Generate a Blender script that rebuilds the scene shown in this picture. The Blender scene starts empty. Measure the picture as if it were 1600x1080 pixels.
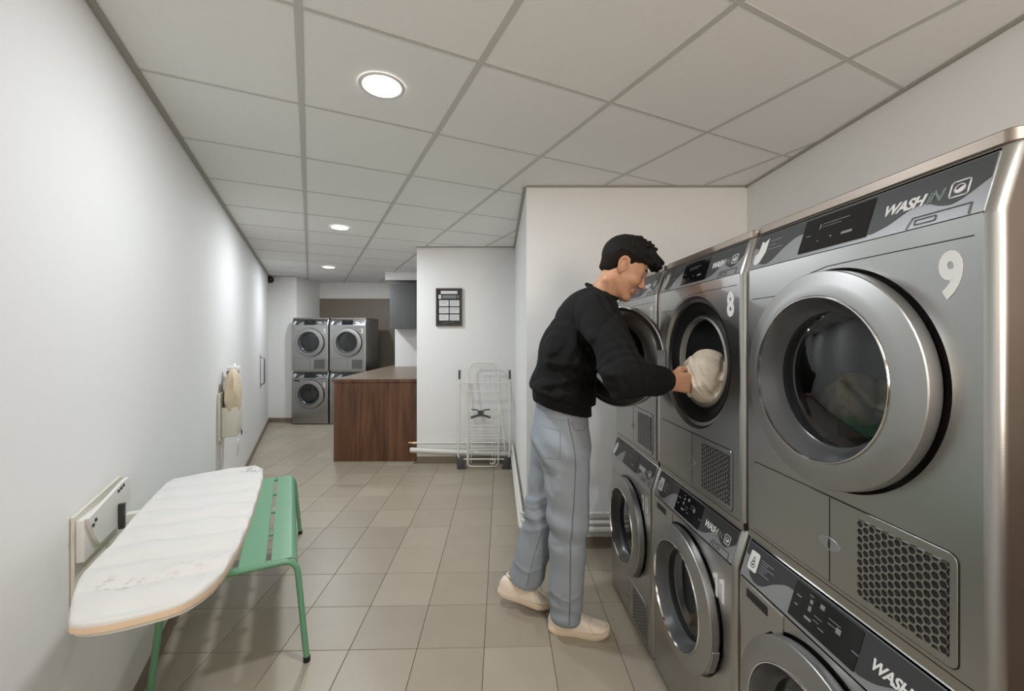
import bpy, bmesh, math, random
import numpy as np
from mathutils import Vector, Matrix
from mathutils.bvhtree import BVHTree

random.seed(4)
np.random.seed(4)
S = bpy.context.scene
COL = S.collection
PI = math.pi
CAMZ = 1.42
CEIL = 2.433
F = 652.0

# ------------------------------------------------------------------ camera, world, lamps, exposure
cam_data = bpy.data.cameras.new('camera')
cam_data.sensor_width = 36.0
cam_data.lens = 36.0 * F / 1600.0
cam_data.shift_y = -(540 - 526.8) / 1600.0
cam_data.clip_start = 0.02
cam = bpy.data.objects.new('camera', cam_data)
cam.location = (0, 0, CAMZ)
cam.rotation_euler = (PI / 2, 0, 0)
COL.objects.link(cam)
S.camera = cam

world = bpy.data.worlds.new('world')
S.world = world
world.use_nodes = True
world.node_tree.nodes['Background'].inputs[0].default_value = (0.8, 0.85, 0.9, 1)
world.node_tree.nodes['Background'].inputs[1].default_value = 0.3

S.view_settings.view_transform = 'Standard'
S.view_settings.look = 'None'
S.view_settings.gamma = 1.0
S.view_settings.use_curve_mapping = False
S.view_settings.exposure = 0.0

WHITE = (0.91, 0.96, 1.0)
WARM = (1.0, 0.86, 0.72)
DOWNLIGHTS = [(-0.525, 1.685, WHITE, 17), (-1.593, 3.86, WHITE, 23), (-2.66, 6.06, WHITE, 25),
              (0.54, -0.49, WHITE, 21)]


def area(name, loc, size, power, color, rot=(0, 0, 0), shape='DISK', size_y=None, spread=PI):
    d = bpy.data.lights.new(name, 'AREA')
    d.shape = shape
    d.size = size
    if size_y:
        d.size_y = size_y
    d.energy = power
    d.color = color
    d.spread = spread
    o = bpy.data.objects.new(name, d)
    o.location = loc
    o.rotation_euler = rot
    COL.objects.link(o)
    return o


for i_, (x_, y_, c_, p_) in enumerate(DOWNLIGHTS):
    area('downlight_lamp', (x_, y_, CEIL - 0.006), 0.14, p_, c_)
# unseen fill lamps added behind the camera: neutral overhead, warm facing forward
area('rear_neutral_fill', (-0.6, -1.0, CEIL - 0.03), 0.6, 10, WHITE, shape='RECTANGLE', size_y=0.6)
area('rear_warm_fill', (0.9, -1.3, 1.7), 0.7, 40, WARM, rot=(math.radians(105), 0, 0), shape='RECTANGLE', size_y=0.7)
area('kitchenette_fill', (-0.9, 6.2, CEIL - 0.03), 0.3, 13, WHITE, shape='RECTANGLE', size_y=0.3)  # added fill without a fitting, brightens the far alcove


# ------------------------------------------------------------------ materials
def srgb(r, g, b):
    f = lambda c: c / 12.92 if c <= 0.04045 else ((c + 0.055) / 1.055) ** 2.4
    return (f(r / 255), f(g / 255), f(b / 255), 1)


def mat(name, col, rough=0.5, metal=0.0, noise=None, bump=None, spec=None, coat=0.0, emit=None):
    """noise = (scale, amount, (sx,sy,sz)) varies the colour; bump = (scale, strength, (sx,sy,sz))"""
    m = bpy.data.materials.new(name)
    m.use_nodes = True
    nt = m.node_tree
    b = nt.nodes['Principled BSDF']
    b.inputs['Base Color'].default_value = col
    b.inputs['Roughness'].default_value = rough
    b.inputs['Metallic'].default_value = metal
    if spec is not None:
        b.inputs['Specular IOR Level'].default_value = spec
    if coat:
        b.inputs['Coat Weight'].default_value = coat
        b.inputs['Coat Roughness'].default_value = 0.1
    if emit:
        b.inputs['Emission Color'].default_value = emit[0]
        b.inputs['Emission Strength'].default_value = emit[1]
    tc = nt.nodes.new('ShaderNodeTexCoord')

    def noise_node(scale, stretch, detail=4):
        mp = nt.nodes.new('ShaderNodeMapping')
        mp.inputs['Scale'].default_value = stretch
        nt.links.new(tc.outputs['Object'], mp.inputs['Vector'])
        n = nt.nodes.new('ShaderNodeTexNoise')
        n.inputs['Scale'].default_value = scale
        n.inputs['Detail'].default_value = detail
        nt.links.new(mp.outputs['Vector'], n.inputs['Vector'])
        return n
    if noise:
        n = noise_node(noise[0], noise[2] if len(noise) > 2 else (1, 1, 1))
        mx = nt.nodes.new('ShaderNodeMix')
        mx.data_type = 'RGBA'
        a = noise[1]
        mx.inputs[6].default_value = tuple(c * (1 - a) for c in col[:3]) + (1,)
        mx.inputs[7].default_value = tuple(min(1, c * (1 + a)) for c in col[:3]) + (1,)
        nt.links.new(n.outputs['Fac'], mx.inputs[0])
        nt.links.new(mx.outputs[2], b.inputs['Base Color'])
    if bump:
        n = noise_node(bump[0], bump[2] if len(bump) > 2 else (1, 1, 1), 3)
        bp = nt.nodes.new('ShaderNodeBump')
        bp.inputs['Strength'].default_value = bump[1]
        bp.inputs['Distance'].default_value = 0.002
        nt.links.new(n.outputs['Fac'], bp.inputs['Height'])
        nt.links.new(bp.outputs['Normal'], b.inputs['Normal'])
    return m


def glass_mat(name, tint, rough=0.02, ior=1.5):
    m = bpy.data.materials.new(name)
    m.use_nodes = True
    nt = m.node_tree
    nt.nodes.clear()
    out = nt.nodes.new('ShaderNodeOutputMaterial')
    mx = nt.nodes.new('ShaderNodeMixShader')
    tr = nt.nodes.new('ShaderNodeBsdfTransparent')
    tr.inputs[0].default_value = tint
    gl = nt.nodes.new('ShaderNodeBsdfGlossy')
    gl.inputs['Roughness'].default_value = rough
    gl.inputs['Color'].default_value = (0.8, 0.81, 0.83, 1)
    fr = nt.nodes.new('ShaderNodeFresnel')
    fr.inputs['IOR'].default_value = ior
    nt.links.new(fr.outputs[0], mx.inputs[0])
    nt.links.new(tr.outputs[0], mx.inputs[1])
    nt.links.new(gl.outputs[0], mx.inputs[2])
    nt.links.new(mx.outputs[0], out.inputs[0])
    return m


def steel_mat(name, col, rough=0.3, stretch=(2, 2, 120), metal=1.0):
    m = mat(name, col, rough, metal, noise=(3.0, 0.10, (1, 1, 1)), bump=(6, 0.05, stretch))
    nt = m.node_tree
    b = nt.nodes['Principled BSDF']
    n = [x for x in nt.nodes if x.type == 'TEX_NOISE'][0]
    mr = nt.nodes.new('ShaderNodeMapRange')
    mr.inputs[3].default_value = rough - 0.05
    mr.inputs[4].default_value = rough + 0.09
    nt.links.new(n.outputs['Fac'], mr.inputs[0])
    nt.links.new(mr.outputs[0], b.inputs['Roughness'])
    return m


def wood_mat():
    m = bpy.data.materials.new('walnut_wood')
    m.use_nodes = True
    nt = m.node_tree
    b = nt.nodes['Principled BSDF']
    tc = nt.nodes.new('ShaderNodeTexCoord')
    mp = nt.nodes.new('ShaderNodeMapping')
    mp.inputs['Scale'].default_value = (9, 9, 0.7)
    nt.links.new(tc.outputs['Object'], mp.inputs['Vector'])
    n = nt.nodes.new('ShaderNodeTexNoise')
    n.inputs['Scale'].default_value = 1.6
    n.inputs['Detail'].default_value = 6
    n.inputs['Distortion'].default_value = 0.6
    nt.links.new(mp.outputs['Vector'], n.inputs['Vector'])
    mp2 = nt.nodes.new('ShaderNodeMapping')
    mp2.inputs['Scale'].default_value = (60, 60, 2)
    nt.links.new(tc.outputs['Object'], mp2.inputs['Vector'])
    n2 = nt.nodes.new('ShaderNodeTexNoise')
    n2.inputs['Scale'].default_value = 2
    n2.inputs['Detail'].default_value = 3
    nt.links.new(mp2.outputs['Vector'], n2.inputs['Vector'])
    ad = nt.nodes.new('ShaderNodeMath')
    ad.operation = 'MULTIPLY_ADD'
    ad.inputs[1].default_value = 0.35
    nt.links.new(n2.outputs['Fac'], ad.inputs[0])
    nt.links.new(n.outputs['Fac'], ad.inputs[2])
    cr = nt.nodes.new('ShaderNodeValToRGB')
    e = cr.color_ramp.elements
    e[0].position = 0.5
    e[0].color = srgb(62, 40, 27)
    e[1].position = 0.88
    e[1].color = srgb(110, 76, 52)
    k = e.new(0.68)
    k.color = srgb(92, 60, 41)
    nt.links.new(ad.outputs[0], cr.inputs[0])
    nt.links.new(cr.outputs[0], b.inputs['Base Color'])
    b.inputs['Roughness'].default_value = 0.45
    return m


M = {}
M['wall'] = mat('white_wall_paint', srgb(228, 228, 227), 0.7, noise=(1.2, 0.02), bump=(60, 0.15))
M['ceil'] = mat('ceiling_tile_board', srgb(236, 236, 234), 0.85, noise=(40, 0.02), bump=(180, 0.25))
M['tbar'] = mat('ceiling_bar_paint', srgb(196, 196, 191), 0.5)
M['trimc'] = mat('ceiling_edge_paint', srgb(160, 157, 149), 0.5)
M['grout'] = mat('floor_grout', srgb(92, 84, 73), 0.9)
M['skirt'] = mat('skirting_tile', srgb(128, 116, 101), 0.45, noise=(6, 0.08))
M['rear'] = mat('rear_brown_panel', srgb(84, 60, 42), 0.5)


def floor_mat(i, base):
    m = mat('floor_tile_glaze', base, 0.36, noise=(5, 0.09), bump=(70, 0.12), spec=0.45)
    return m


TILE_M = [floor_mat(i, srgb(*c)) for i, c in enumerate([(160, 150, 134), (155, 145, 130), (165, 155, 139), (158, 148, 132)])]
M['steel'] = steel_mat('brushed_steel', (0.42, 0.42, 0.41, 1), 0.28)
M['steel_side'] = steel_mat('side_steel', (0.42, 0.40, 0.37, 1), 0.33)
M['steel_lid'] = steel_mat('lid_steel', (0.33, 0.28, 0.24, 1), 0.42)
M['ring'] = steel_mat('door_ring_steel', (0.38, 0.38, 0.375, 1), 0.40, (1, 1, 1))
M['chrome'] = mat('chrome', (0.75, 0.74, 0.72, 1), 0.12, 1.0)
M['fascia'] = mat('fascia_silver', srgb(150, 152, 154), 0.35, 0.55, noise=(4, 0.03))
M['charcoal'] = mat('fascia_charcoal', srgb(50, 51, 53), 0.45)
M['display'] = mat('display_black', srgb(14, 14, 16), 0.12)
M['print_w'] = mat('print_white', srgb(214, 214, 212), 0.5)
M['print_g'] = mat('print_green_grey', srgb(100, 112, 108), 0.5)
M['print_d'] = mat('print_grey', srgb(120, 124, 126), 0.5)
M['num'] = mat('number_film', srgb(222, 222, 220), 0.5)
M['black'] = mat('black_rubber', srgb(18, 18, 19), 0.45)
M['darkgrey'] = mat('dark_grey_plastic', srgb(52, 52, 53), 0.35)
M['bezel'] = mat('bezel_plastic', srgb(74, 75, 77), 0.25)
M['drum'] = mat('drum_steel', (0.30, 0.30, 0.30, 1), 0.35, 1.0, bump=(160, 0.3))
M['liner'] = mat('door_liner_plastic', srgb(40, 37, 33), 0.3)
M['glass'] = glass_mat('door_glass', (0.76, 0.77, 0.78, 1), 0.03, 1.75)
M['bowl'] = glass_mat('door_bowl_glass', (0.80, 0.81, 0.82, 1), 0.04, 1.18)
M['wood'] = wood_mat()
M['worktop'] = mat('worktop_taupe', srgb(128, 112, 96), 0.35, noise=(8, 0.06))
M['splash'] = mat('taupe_panel', srgb(122, 113, 101), 0.5, noise=(2, 0.04))
M['cab'] = mat('grey_cabinet', srgb(100, 101, 102), 0.5)
M['green'] = mat('green_powder_coat', srgb(108, 158, 124), 0.38, spec=0.4)
M['cover'] = mat('ironing_cover', srgb(204, 203, 200), 0.85, noise=(3.5, 0.03), bump=(260, 0.2))
def stain(m, at, rx, ry, rz, colr):
    nt = m.node_tree
    b = nt.nodes['Principled BSDF']
    src = b.inputs['Base Color'].links[0].from_socket
    tc = nt.nodes.new('ShaderNodeTexCoord')
    mp = nt.nodes.new('ShaderNodeMapping')
    mp.vector_type = 'TEXTURE'
    mp.inputs['Location'].default_value = at
    mp.inputs['Rotation'].default_value = (0, 0, rz)
    mp.inputs['Scale'].default_value = (rx, ry, 1)
    nt.links.new(tc.outputs['Object'], mp.inputs['Vector'])
    g = nt.nodes.new('ShaderNodeTexGradient')
    g.gradient_type = 'SPHERICAL'
    nt.links.new(mp.outputs['Vector'], g.inputs['Vector'])
    n = nt.nodes.new('ShaderNodeTexNoise')
    n.inputs['Scale'].default_value = 42
    n.inputs['Detail'].default_value = 5
    nt.links.new(tc.outputs['Object'], n.inputs['Vector'])
    cr = nt.nodes.new('ShaderNodeMapRange')
    cr.inputs[1].default_value = 0.52
    cr.inputs[2].default_value = 0.66
    nt.links.new(n.outputs['Fac'], cr.inputs[0])
    ml = nt.nodes.new('ShaderNodeMath')
    ml.operation = 'MULTIPLY'
    nt.links.new(cr.outputs[0], ml.inputs[0])
    nt.links.new(g.outputs['Fac'], ml.inputs[1])
    mx = nt.nodes.new('ShaderNodeMix')
    mx.data_type = 'RGBA'
    mx.inputs[7].default_value = colr
    nt.links.new(ml.outputs[0], mx.inputs[0])
    nt.links.new(src, mx.inputs[6])
    nt.links.new(mx.outputs[2], b.inputs['Base Color'])


M['pad'] = mat('ironing_pad_edge', srgb(214, 190, 162), 0.9, noise=(14, 0.14))
M['whitemetal'] = mat('white_enamel', srgb(215, 215, 212), 0.35)
M['cream'] = mat('cream_plastic', srgb(206, 202, 190), 0.5)
M['greycloth'] = mat('worn_cream_cloth', srgb(206, 190, 166), 0.9, noise=(12, 0.12), bump=(60, 0.5))
M['pipe'] = mat('pipe_paint', srgb(215, 213, 207), 0.4)
M['copper'] = mat('copper_pipe', srgb(190, 130, 90), 0.35, 0.8)
M['rackwhite'] = mat('rack_white', srgb(225, 223, 215), 0.4)
M['rackgrey'] = mat('rack_grey_plastic', srgb(72, 73, 74), 0.5)
M['frame'] = mat('poster_frame', srgb(70, 62, 54), 0.4)
M['poster'] = mat('poster_black', srgb(38, 38, 39), 0.35)
M['paper'] = mat('poster_card', srgb(212, 212, 212), 0.6)
M['lamp_on'] = mat('lamp_diffuser', (1, 1, 1, 1), 0.5, emit=((1.0, 0.98, 0.94, 1), 9.0))
M['skin'] = mat('skin', srgb(190, 142, 112), 0.5, noise=(30, 0.06), bump=(220, 0.12))
M['lip'] = mat('lip_skin', srgb(160, 100, 84), 0.5)
M['hair'] = mat('dark_hair', srgb(16, 12, 11), 0.8, spec=0.3, noise=(90, 0.4, (1, 1, 1)), bump=(120, 0.9, (1, 1, 1)))
M['hair_side'] = mat('short_side_hair', srgb(26, 19, 16), 0.9, spec=0.2, noise=(160, 0.35), bump=(260, 0.7))
M['sweat'] = mat('black_sweatshirt_cotton', srgb(13, 13, 14), 0.92, noise=(9, 0.12), bump=(240, 0.35), spec=0.25)
M['jeans'] = mat('light_blue_denim', srgb(142, 150, 158), 0.85, noise=(5, 0.12, (1, 1, 0.5)), bump=(300, 0.4))
M['seam'] = mat('denim_seam', srgb(104, 110, 118), 0.85)
M['shoe'] = mat('off_white_leather', srgb(226, 212, 194), 0.55, noise=(14, 0.05))
M['sole'] = mat('cream_sole', srgb(214, 196, 172), 0.65)
M['eye'] = mat('eye_white', srgb(220, 214, 208), 0.25)
M['iris'] = mat('iris_brown', srgb(40, 24, 16), 0.2)
M['towel'] = mat('cream_towel', srgb(214, 200, 182), 0.95, noise=(12, 0.06), bump=(140, 0.9))
M['towel2'] = mat('beige_towel', srgb(222, 208, 168), 0.95, bump=(90, 0.7))
M['socket'] = mat('socket_plastic', srgb(226, 226, 224), 0.4)


# ------------------------------------------------------------------ object helpers
def mk(name, me, m=None, parent=None, loc=(0, 0, 0), rot=(0, 0, 0), smooth=False):
    o = bpy.data.objects.new(name, me)
    COL.objects.link(o)
    o.location = loc
    o.rotation_euler = rot
    if m is not None and me is not None and len(me.materials) == 0:
        me.materials.append(m)
    if parent is not None:
        o.parent = parent
    if smooth and me is not None:
        for p in me.polygons:
            p.use_smooth = True
    return o


def tag(o, label=None, cat=None, group=None, kind=None):
    if label:
        o['label'] = label
    if cat:
        o['category'] = cat
    if group:
        o['group'] = group
    if kind:
        o['kind'] = kind
    return o


def empty(name, loc=(0, 0, 0), rz=0.0):
    o = bpy.data.objects.new(name, None)
    o.empty_display_size = 0.1
    COL.objects.link(o)
    o.location = loc
    o.rotation_euler = (0, 0, rz)
    return o


def mesh(verts, faces, smooth=False, fix=True):
    me = bpy.data.meshes.new('m')
    me.from_pydata([tuple(v) for v in verts], [], [tuple(f) for f in faces])
    if fix:
        bm = bmesh.new()
        bm.from_mesh(me)
        bmesh.ops.recalc_face_normals(bm, faces=bm.faces)
        bm.to_mesh(me)
        bm.free()
    if smooth:
        me.polygons.foreach_set('use_smooth', [True] * len(me.polygons))
    me.update()
    return me


def auto_smooth(me, ang=35):
    bm = bmesh.new()
    bm.from_mesh(me)
    for f in bm.faces:
        f.smooth = True
    c = math.radians(ang)
    for e in bm.edges:
        if len(e.link_faces) == 2:
            e.smooth = e.calc_face_angle(0) < c
    bm.to_mesh(me)
    bm.free()
    return me


class MB:
    """mesh builder that collects simple shapes into one mesh"""

    def __init__(s):
        s.v = []
        s.f = []

    def add(s, vs, fs):
        n = len(s.v)
        s.v += [tuple(v) for v in vs]
        s.f += [tuple(i + n for i in f) for f in fs]
        return s

    def box(s, x0, x1, y0, y1, z0, z1, mtx=None):
        vs = [Vector((x, y, z)) for z in (z0, z1) for y in (y0, y1) for x in (x0, x1)]
        if mtx:
            vs = [mtx @ v for v in vs]
        return s.add(vs, [(0, 2, 3, 1), (4, 5, 7, 6), (0, 1, 5, 4), (2, 6, 7, 3), (0, 4, 6, 2), (1, 3, 7, 5)])

    def prism(s, pts, z0, z1, mtx=None):
        n = len(pts)
        vs = [Vector((p[0], p[1], z0)) for p in pts] + [Vector((p[0], p[1], z1)) for p in pts]
        if mtx:
            vs = [mtx @ v for v in vs]
        fs = [tuple(range(n))[::-1], tuple(range(n, 2 * n))] + [(i, (i + 1) % n, n + (i + 1) % n, n + i) for i in range(n)]
        return s.add(vs, fs)

    def tube(s, pts, r, n=8, closed=False, cap=True):
        pts = [Vector(p) for p in pts]
        m = len(pts)
        rs = r if isinstance(r, (list, tuple)) else [r] * m
        up = Vector((0, 0, 1))
        prev = None
        rings = []
        for i, p in enumerate(pts):
            if closed:
                t = (pts[(i + 1) % m] - pts[i - 1]).normalized()
            else:
                t = (pts[min(i + 1, m - 1)] - pts[max(i - 1, 0)]).normalized()
            if prev is None:
                a = up if abs(t.dot(up)) < 0.9 else Vector((1, 0, 0))
                u = t.cross(a).normalized()
            else:
                u = (prev - t * prev.dot(t)).normalized()
            prev = u
            w = t.cross(u)
            rings.append([p + (u * math.cos(2 * PI * k / n) + w * math.sin(2 * PI * k / n)) * rs[i] for k in range(n)])
        vs = [v for rg in rings for v in rg]
        fs = []
        for i in range(m - (0 if closed else 1)):
            j = (i + 1) % m
            for k in range(n):
                fs.append((i * n + k, i * n + (k + 1) % n, j * n + (k + 1) % n, j * n + k))
        if cap and not closed:
            fs.append(tuple(range(n))[::-1])
            fs.append(tuple((m - 1) * n + k for k in range(n)))
        return s.add(vs, fs)

    def mesh(s, smooth=False, ang=None):
        me = mesh(s.v, s.f)
        if smooth:
            auto_smooth(me, ang or 40)
        return me


def bevel(me, w, seg=2, ang=40):
    bm = bmesh.new()
    bm.from_mesh(me)
    bmesh.ops.remove_doubles(bm, verts=bm.verts, dist=1e-6)
    es = [e for e in bm.edges if len(e.link_faces) == 2 and e.calc_face_angle(0) > math.radians(ang)]
    bmesh.ops.bevel(bm, geom=es, offset=w, segments=seg, profile=0.5, affect='EDGES', clamp_overlap=True)
    bm.to_mesh(me)
    bm.free()
    return auto_smooth(me, 30)


def flat(me):
    me.polygons.foreach_set('use_smooth', [False] * len(me.polygons))
    return me


def box_mesh(x0, x1, y0, y1, z0, z1, bev=0):
    me = MB().box(x0, x1, y0, y1, z0, z1).mesh()
    return bevel(me, bev) if bev else me


def round_path(pts, r, seg=5):
    """round the inner corners of a polyline"""
    pts = [Vector(p) for p in pts]
    out = [pts[0]]
    for i in range(1, len(pts) - 1):
        a, b, c = pts[i - 1], pts[i], pts[i + 1]
        d1 = (a - b)
        d2 = (c - b)
        rr = min(r, d1.length * 0.45, d2.length * 0.45)
        p1 = b + d1.normalized() * rr
        p2 = b + d2.normalized() * rr
        for k in range(seg + 1):
            t = k / seg
            out.append(p1 * (1 - t) ** 2 + b * 2 * t * (1 - t) + p2 * t * t)
    out.append(pts[-1])
    return out


def lathe_y(prof, cx, cz, n=72, closed_end=False):
    """profile of (radius, y) turned round an axis along y through (cx, cz)"""
    vs, fs = [], []
    for r, y in prof:
        for k in range(n):
            a = 2 * PI * k / n
            vs.append((cx + r * math.cos(a), y, cz + r * math.sin(a)))
    for i in range(len(prof) - 1):
        for k in range(n):
            k2 = (k + 1) % n
            fs.append((i * n + k, i * n + k2, (i + 1) * n + k2, (i + 1) * n + k))
    if closed_end:
        fs.append(tuple((len(prof) - 1) * n + k for k in range(n)))
    me = mesh(vs, fs)
    return auto_smooth(me, 32)


CACHE = {}


def cached(key, fn):
    if key not in CACHE:
        CACHE[key] = fn()
    return CACHE[key]


def text_mesh(txt, size, bold=0.0, shear=0.0, depth=0.0006, sx=1.0, space=1.0):
    c = bpy.data.curves.new('t', 'FONT')
    c.body = txt
    c.size = size
    c.shear = shear
    c.offset = bold
    c.extrude = depth
    c.align_x = 'CENTER'
    c.align_y = 'CENTER'
    c.space_character = space
    c.resolution_u = 4
    o = bpy.data.objects.new('t', c)
    COL.objects.link(o)
    bpy.context.view_layer.update()
    me = bpy.data.meshes.new_from_object(o.evaluated_get(bpy.context.evaluated_depsgraph_get()))
    bpy.data.objects.remove(o)
    for v in me.vertices:
        v.co.x *= sx
    me.materials.clear()
    return me


# ------------------------------------------------------------------ room shell
def wall_prism(name, pts, z0=0.0, z1=CEIL + 0.004, m=None):
    o = mk(name, MB().prism(pts, z0, z1).mesh(), m or M['wall'])
    tag(o, kind='structure')
    return o


def lw(Y):            # inner face of the left wall
    return -0.6696 - 0.487 * Y


def rw(Y):            # inner face of the right wall
    return 1.582 + 0.03 * (2.81 - Y)


YB = -2.0
YA = 2.81             # wall behind the machines' row
YC = 4.70             # wall with the framed notice
YD = 6.95             # end of the passage
YE = 7.80             # back of the alcove
T = 0.12
wall_prism('wall_left', [(lw(YB), YB), (lw(7.1), 7.1), (lw(7.1) - 0.2, 7.1), (lw(YB) - 0.2, YB)])
wall_prism('wall_right', [(rw(YB), YB), (rw(YA), YA), (rw(YA) + T, YA), (rw(YB) + T, YB)])
wall_prism('wall_near_corner', [(0.098, YA), (rw(YA) + T, YA), (rw(YA) + T, YA + T), (0.22, YA + T), (0.16, YC), (0.036, YC)])
wall_prism('wall_middle', [(-1.072, YC), (0.16, YC), (0.16, YC + T), (-0.952, YC + T), (-0.952, 6.8), (-1.072, 6.8)])
wall_prism('wall_kitchenette', [(-1.908, 6.8), (-0.952, 6.8), (-0.952, YE + T), (-1.908, YE + T)])
wall_prism('wall_far', [(lw(YD), YD), (-3.59, YD), (-3.59, YE + T), (lw(YD), YE + T)])
wall_prism('wall_alcove', [(-3.59, YE), (-1.908, YE), (-1.908, YE + T), (-3.59, YE + T)])
wall_prism('wall_rear', [(lw(YB), YB), (lw(YB), YB - T), (rw(YB) + T, YB - T), (rw(YB) + T, YB)], m=M['rear'])

# wooden panelling of the right wall, outside the picture but mirrored in the machine sides
tag(mk('trim_9', box_mesh(rw(0) - 0.10, rw(0) - 0.045, YB + 0.01, 0.50, 0.0, 2.25), M['rear']), kind='structure')
# taupe panel on the alcove wall
tp = mk('trim_1', box_mesh(-3.59 + 0.002, -1.91, YE - 0.012, YE, 0.0, 2.138), M['splash'])
tag(tp, kind='structure')
# bulkhead over the wall cabinet
tag(mk('trim_2', box_mesh(-1.965, -1.073, 6.46, 6.80, 2.305, CEIL), M['wall']), kind='structure')

# skirting
mb = MB()


def skirt(name, p0, p1, n, h=0.075, t=0.009):
    """row of tiles along p0-p1, standing on the side of normal n"""
    p0 = Vector((p0[0], p0[1], 0))
    p1 = Vector((p1[0], p1[1], 0))
    n = Vector((n[0], n[1], 0)).normalized()
    base = empty(name, p0)
    tag(base, kind='structure')
    L = (p1 - p0).length
    d = (p1 - p0).normalized()
    k = 0
    s = 0.0
    while s < L - 0.02:
        e = min(s + 0.3065, L)
        a = d * (s + 0.0015)
        b = d * (e - 0.0015)
        q = MB()
        q.prism([(a.x, a.y), (b.x, b.y), ((b + n * t).x, (b + n * t).y), ((a + n * t).x, (a + n * t).y)], 0.001, h)
        mk('skirting_tile', q.mesh(), M['skirt'], base)
        s = e
        k += 1
    return base


wd = Vector((-0.487, 1, 0)).normalized()
wn = Vector((1, 0.487, 0)).normalized()
skirt('baseboard_left', (lw(0.9), 0.9), (lw(YD), YD), wn)
skirt('baseboard_far', (lw(YD) + 0.01, YD), (-3.59, YD), (0, -1))
skirt('baseboard_middle', (-1.072, YC), (0.03, YC), (0, -1))
skirt('baseboard_side', (0.036, YC - 0.01), (0.098, YA), (-1, -0.03))
skirt('baseboard_near', (0.11, YA), (rw(YA), YA), (0, -1))

# floor: grout bed with single tiles
floor = mk('floor', box_mesh(-4.4, 2.0, YB - 0.2, 8.0, -0.05, -0.0025), M['grout'])
tag(floor, kind='structure')
FA = 0.0256
fo = Vector((-0.1266, 1.9097))
fi = Vector((math.cos(FA), math.sin(FA)))
fj = Vector((-math.sin(FA), math.cos(FA)))
TS = 0.3065


def in_room(x, y, mrg=0.0):
    if x < lw(y) - 0.2 or y < YB - 0.2:
        return False
    if y > YE + 0.1 or x > 1.8:
        return False
    if x > 0.25 and y > YA + 0.2:
        return False
    if x > -0.9 and y > YC + 0.2:
        return False
    if x < -3.75 and y > YD + 0.2:
        return False
    return True


tile_me = []
for k in range(4):
    me = flat(bevel(box_mesh(-TS / 2 + 0.0014, TS / 2 - 0.0014, -TS / 2 + 0.0014, TS / 2 - 0.0014, -0.006, 0.0), 0.0012, 1))
    me.materials.append(TILE_M[k])
    tile_me.append(me)
cand = []
for i in range(-24, 12):
    for j in range(-18, 24):
        c = fo + fi * (TS * (i + 0.5)) + fj * (TS * (j + 0.5))
        if not in_room(c.x, c.y):
            continue
        vis = 0.9 < c.y and abs(c.x) < c.y * 1.25 + 0.1 and c.y > 0.9
        cand.append((0 if vis else 1, c.y, c))
cand.sort(key=lambda t: (t[0], t[1]))
rest = MB()
for n_, (v_, y_, c) in enumerate(cand):
    if n_ < 290 and v_ == 0:
        o = mk('floor_tile', tile_me[random.randrange(4)], None, floor, (c.x, c.y, random.uniform(-0.0003, 0.0003)), (0, 0, FA))
    else:
        h = TS / 2 - 0.0014
        mt = Matrix.Translation((c.x, c.y, 0)) @ Matrix.Rotation(FA, 4, 'Z')
        rest.box(-h, h, -h, h, -0.006, -0.0003, mt)
r_ = mk('floor_tiles', rest.mesh(), TILE_M[0], floor)
tag(r_, kind='stuff')

# ceiling: slab, boards and grid bars
ceiling = mk('ceiling', box_mesh(-4.6, 2.0, YB - 0.2, 8.0, CEIL + 0.03, CEIL + 0.08), M['ceil'])
tag(ceiling, kind='structure')
CA = 0.451
co = Vector((-0.656, 1.278))
ci = Vector((math.cos(CA), math.sin(CA)))
cj = Vector((-math.sin(CA), math.cos(CA)))
board = flat(bevel(box_mesh(-0.2985, 0.2985, -0.2985, 0.2985, 0.003, 0.018), 0.002, 1))
board.materials.append(M['ceil'])
HOLES = [(x_, y_) for x_, y_, c_, p_ in DOWNLIGHTS]
for i in range(-14, 16):
    for j in range(-14, 20):
        c = co + ci * (0.6 * (i + 0.5)) + cj * (0.6 * (j + 0.5))
        if not any(in_room(c.x + dx, c.y + dy) for dx in (-0.3, 0, 0.3) for dy in (-0.3, 0, 0.3)):
            continue
        mk('ceiling_tile', board, None, ceiling, (c.x, c.y, CEIL), (0, 0, CA))
grid = MB()
# bars run only where there is room
for i in range(-14, 17):
    for j in range(-14, 20):
        c = co + ci * (0.6 * i) + cj * (0.6 * (j + 0.5))
        if any(in_room(c.x + dx, c.y + dy) for dx in (-0.2, 0, 0.2) for dy in (-0.2, 0, 0.2)):
            mt = Matrix.Translation((c.x, c.y, CEIL)) @ Matrix.Rotation(CA, 4, 'Z')
            grid.box(-0.012, 0.012, -0.3, 0.3, -0.0005, 0.004, mt)
        c = co + ci * (0.6 * (i + 0.5)) + cj * (0.6 * j)
        if any(in_room(c.x + dx, c.y + dy) for dx in (-0.2, 0, 0.2) for dy in (-0.2, 0, 0.2)):
            mt = Matrix.Translation((c.x, c.y, CEIL)) @ Matrix.Rotation(CA, 4, 'Z')
            grid.box(-0.288, 0.288, -0.007, 0.007, 0.0005, 0.004, mt)
mk('ceiling_grid', grid.mesh(), M['tbar'], ceiling)


def edge_trim(name, p0, p1, n, w=0.024, z0=CEIL - 0.006, m=None):
    n = Vector((n[0], n[1])).normalized() * w
    tag(mk(name, MB().prism([p0, p1, (p1[0] + n.x, p1[1] + n.y), (p0[0] + n.x, p0[1] + n.y)], z0, CEIL + 0.002).mesh(), m or M['trimc']),
        kind='structure')


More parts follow.
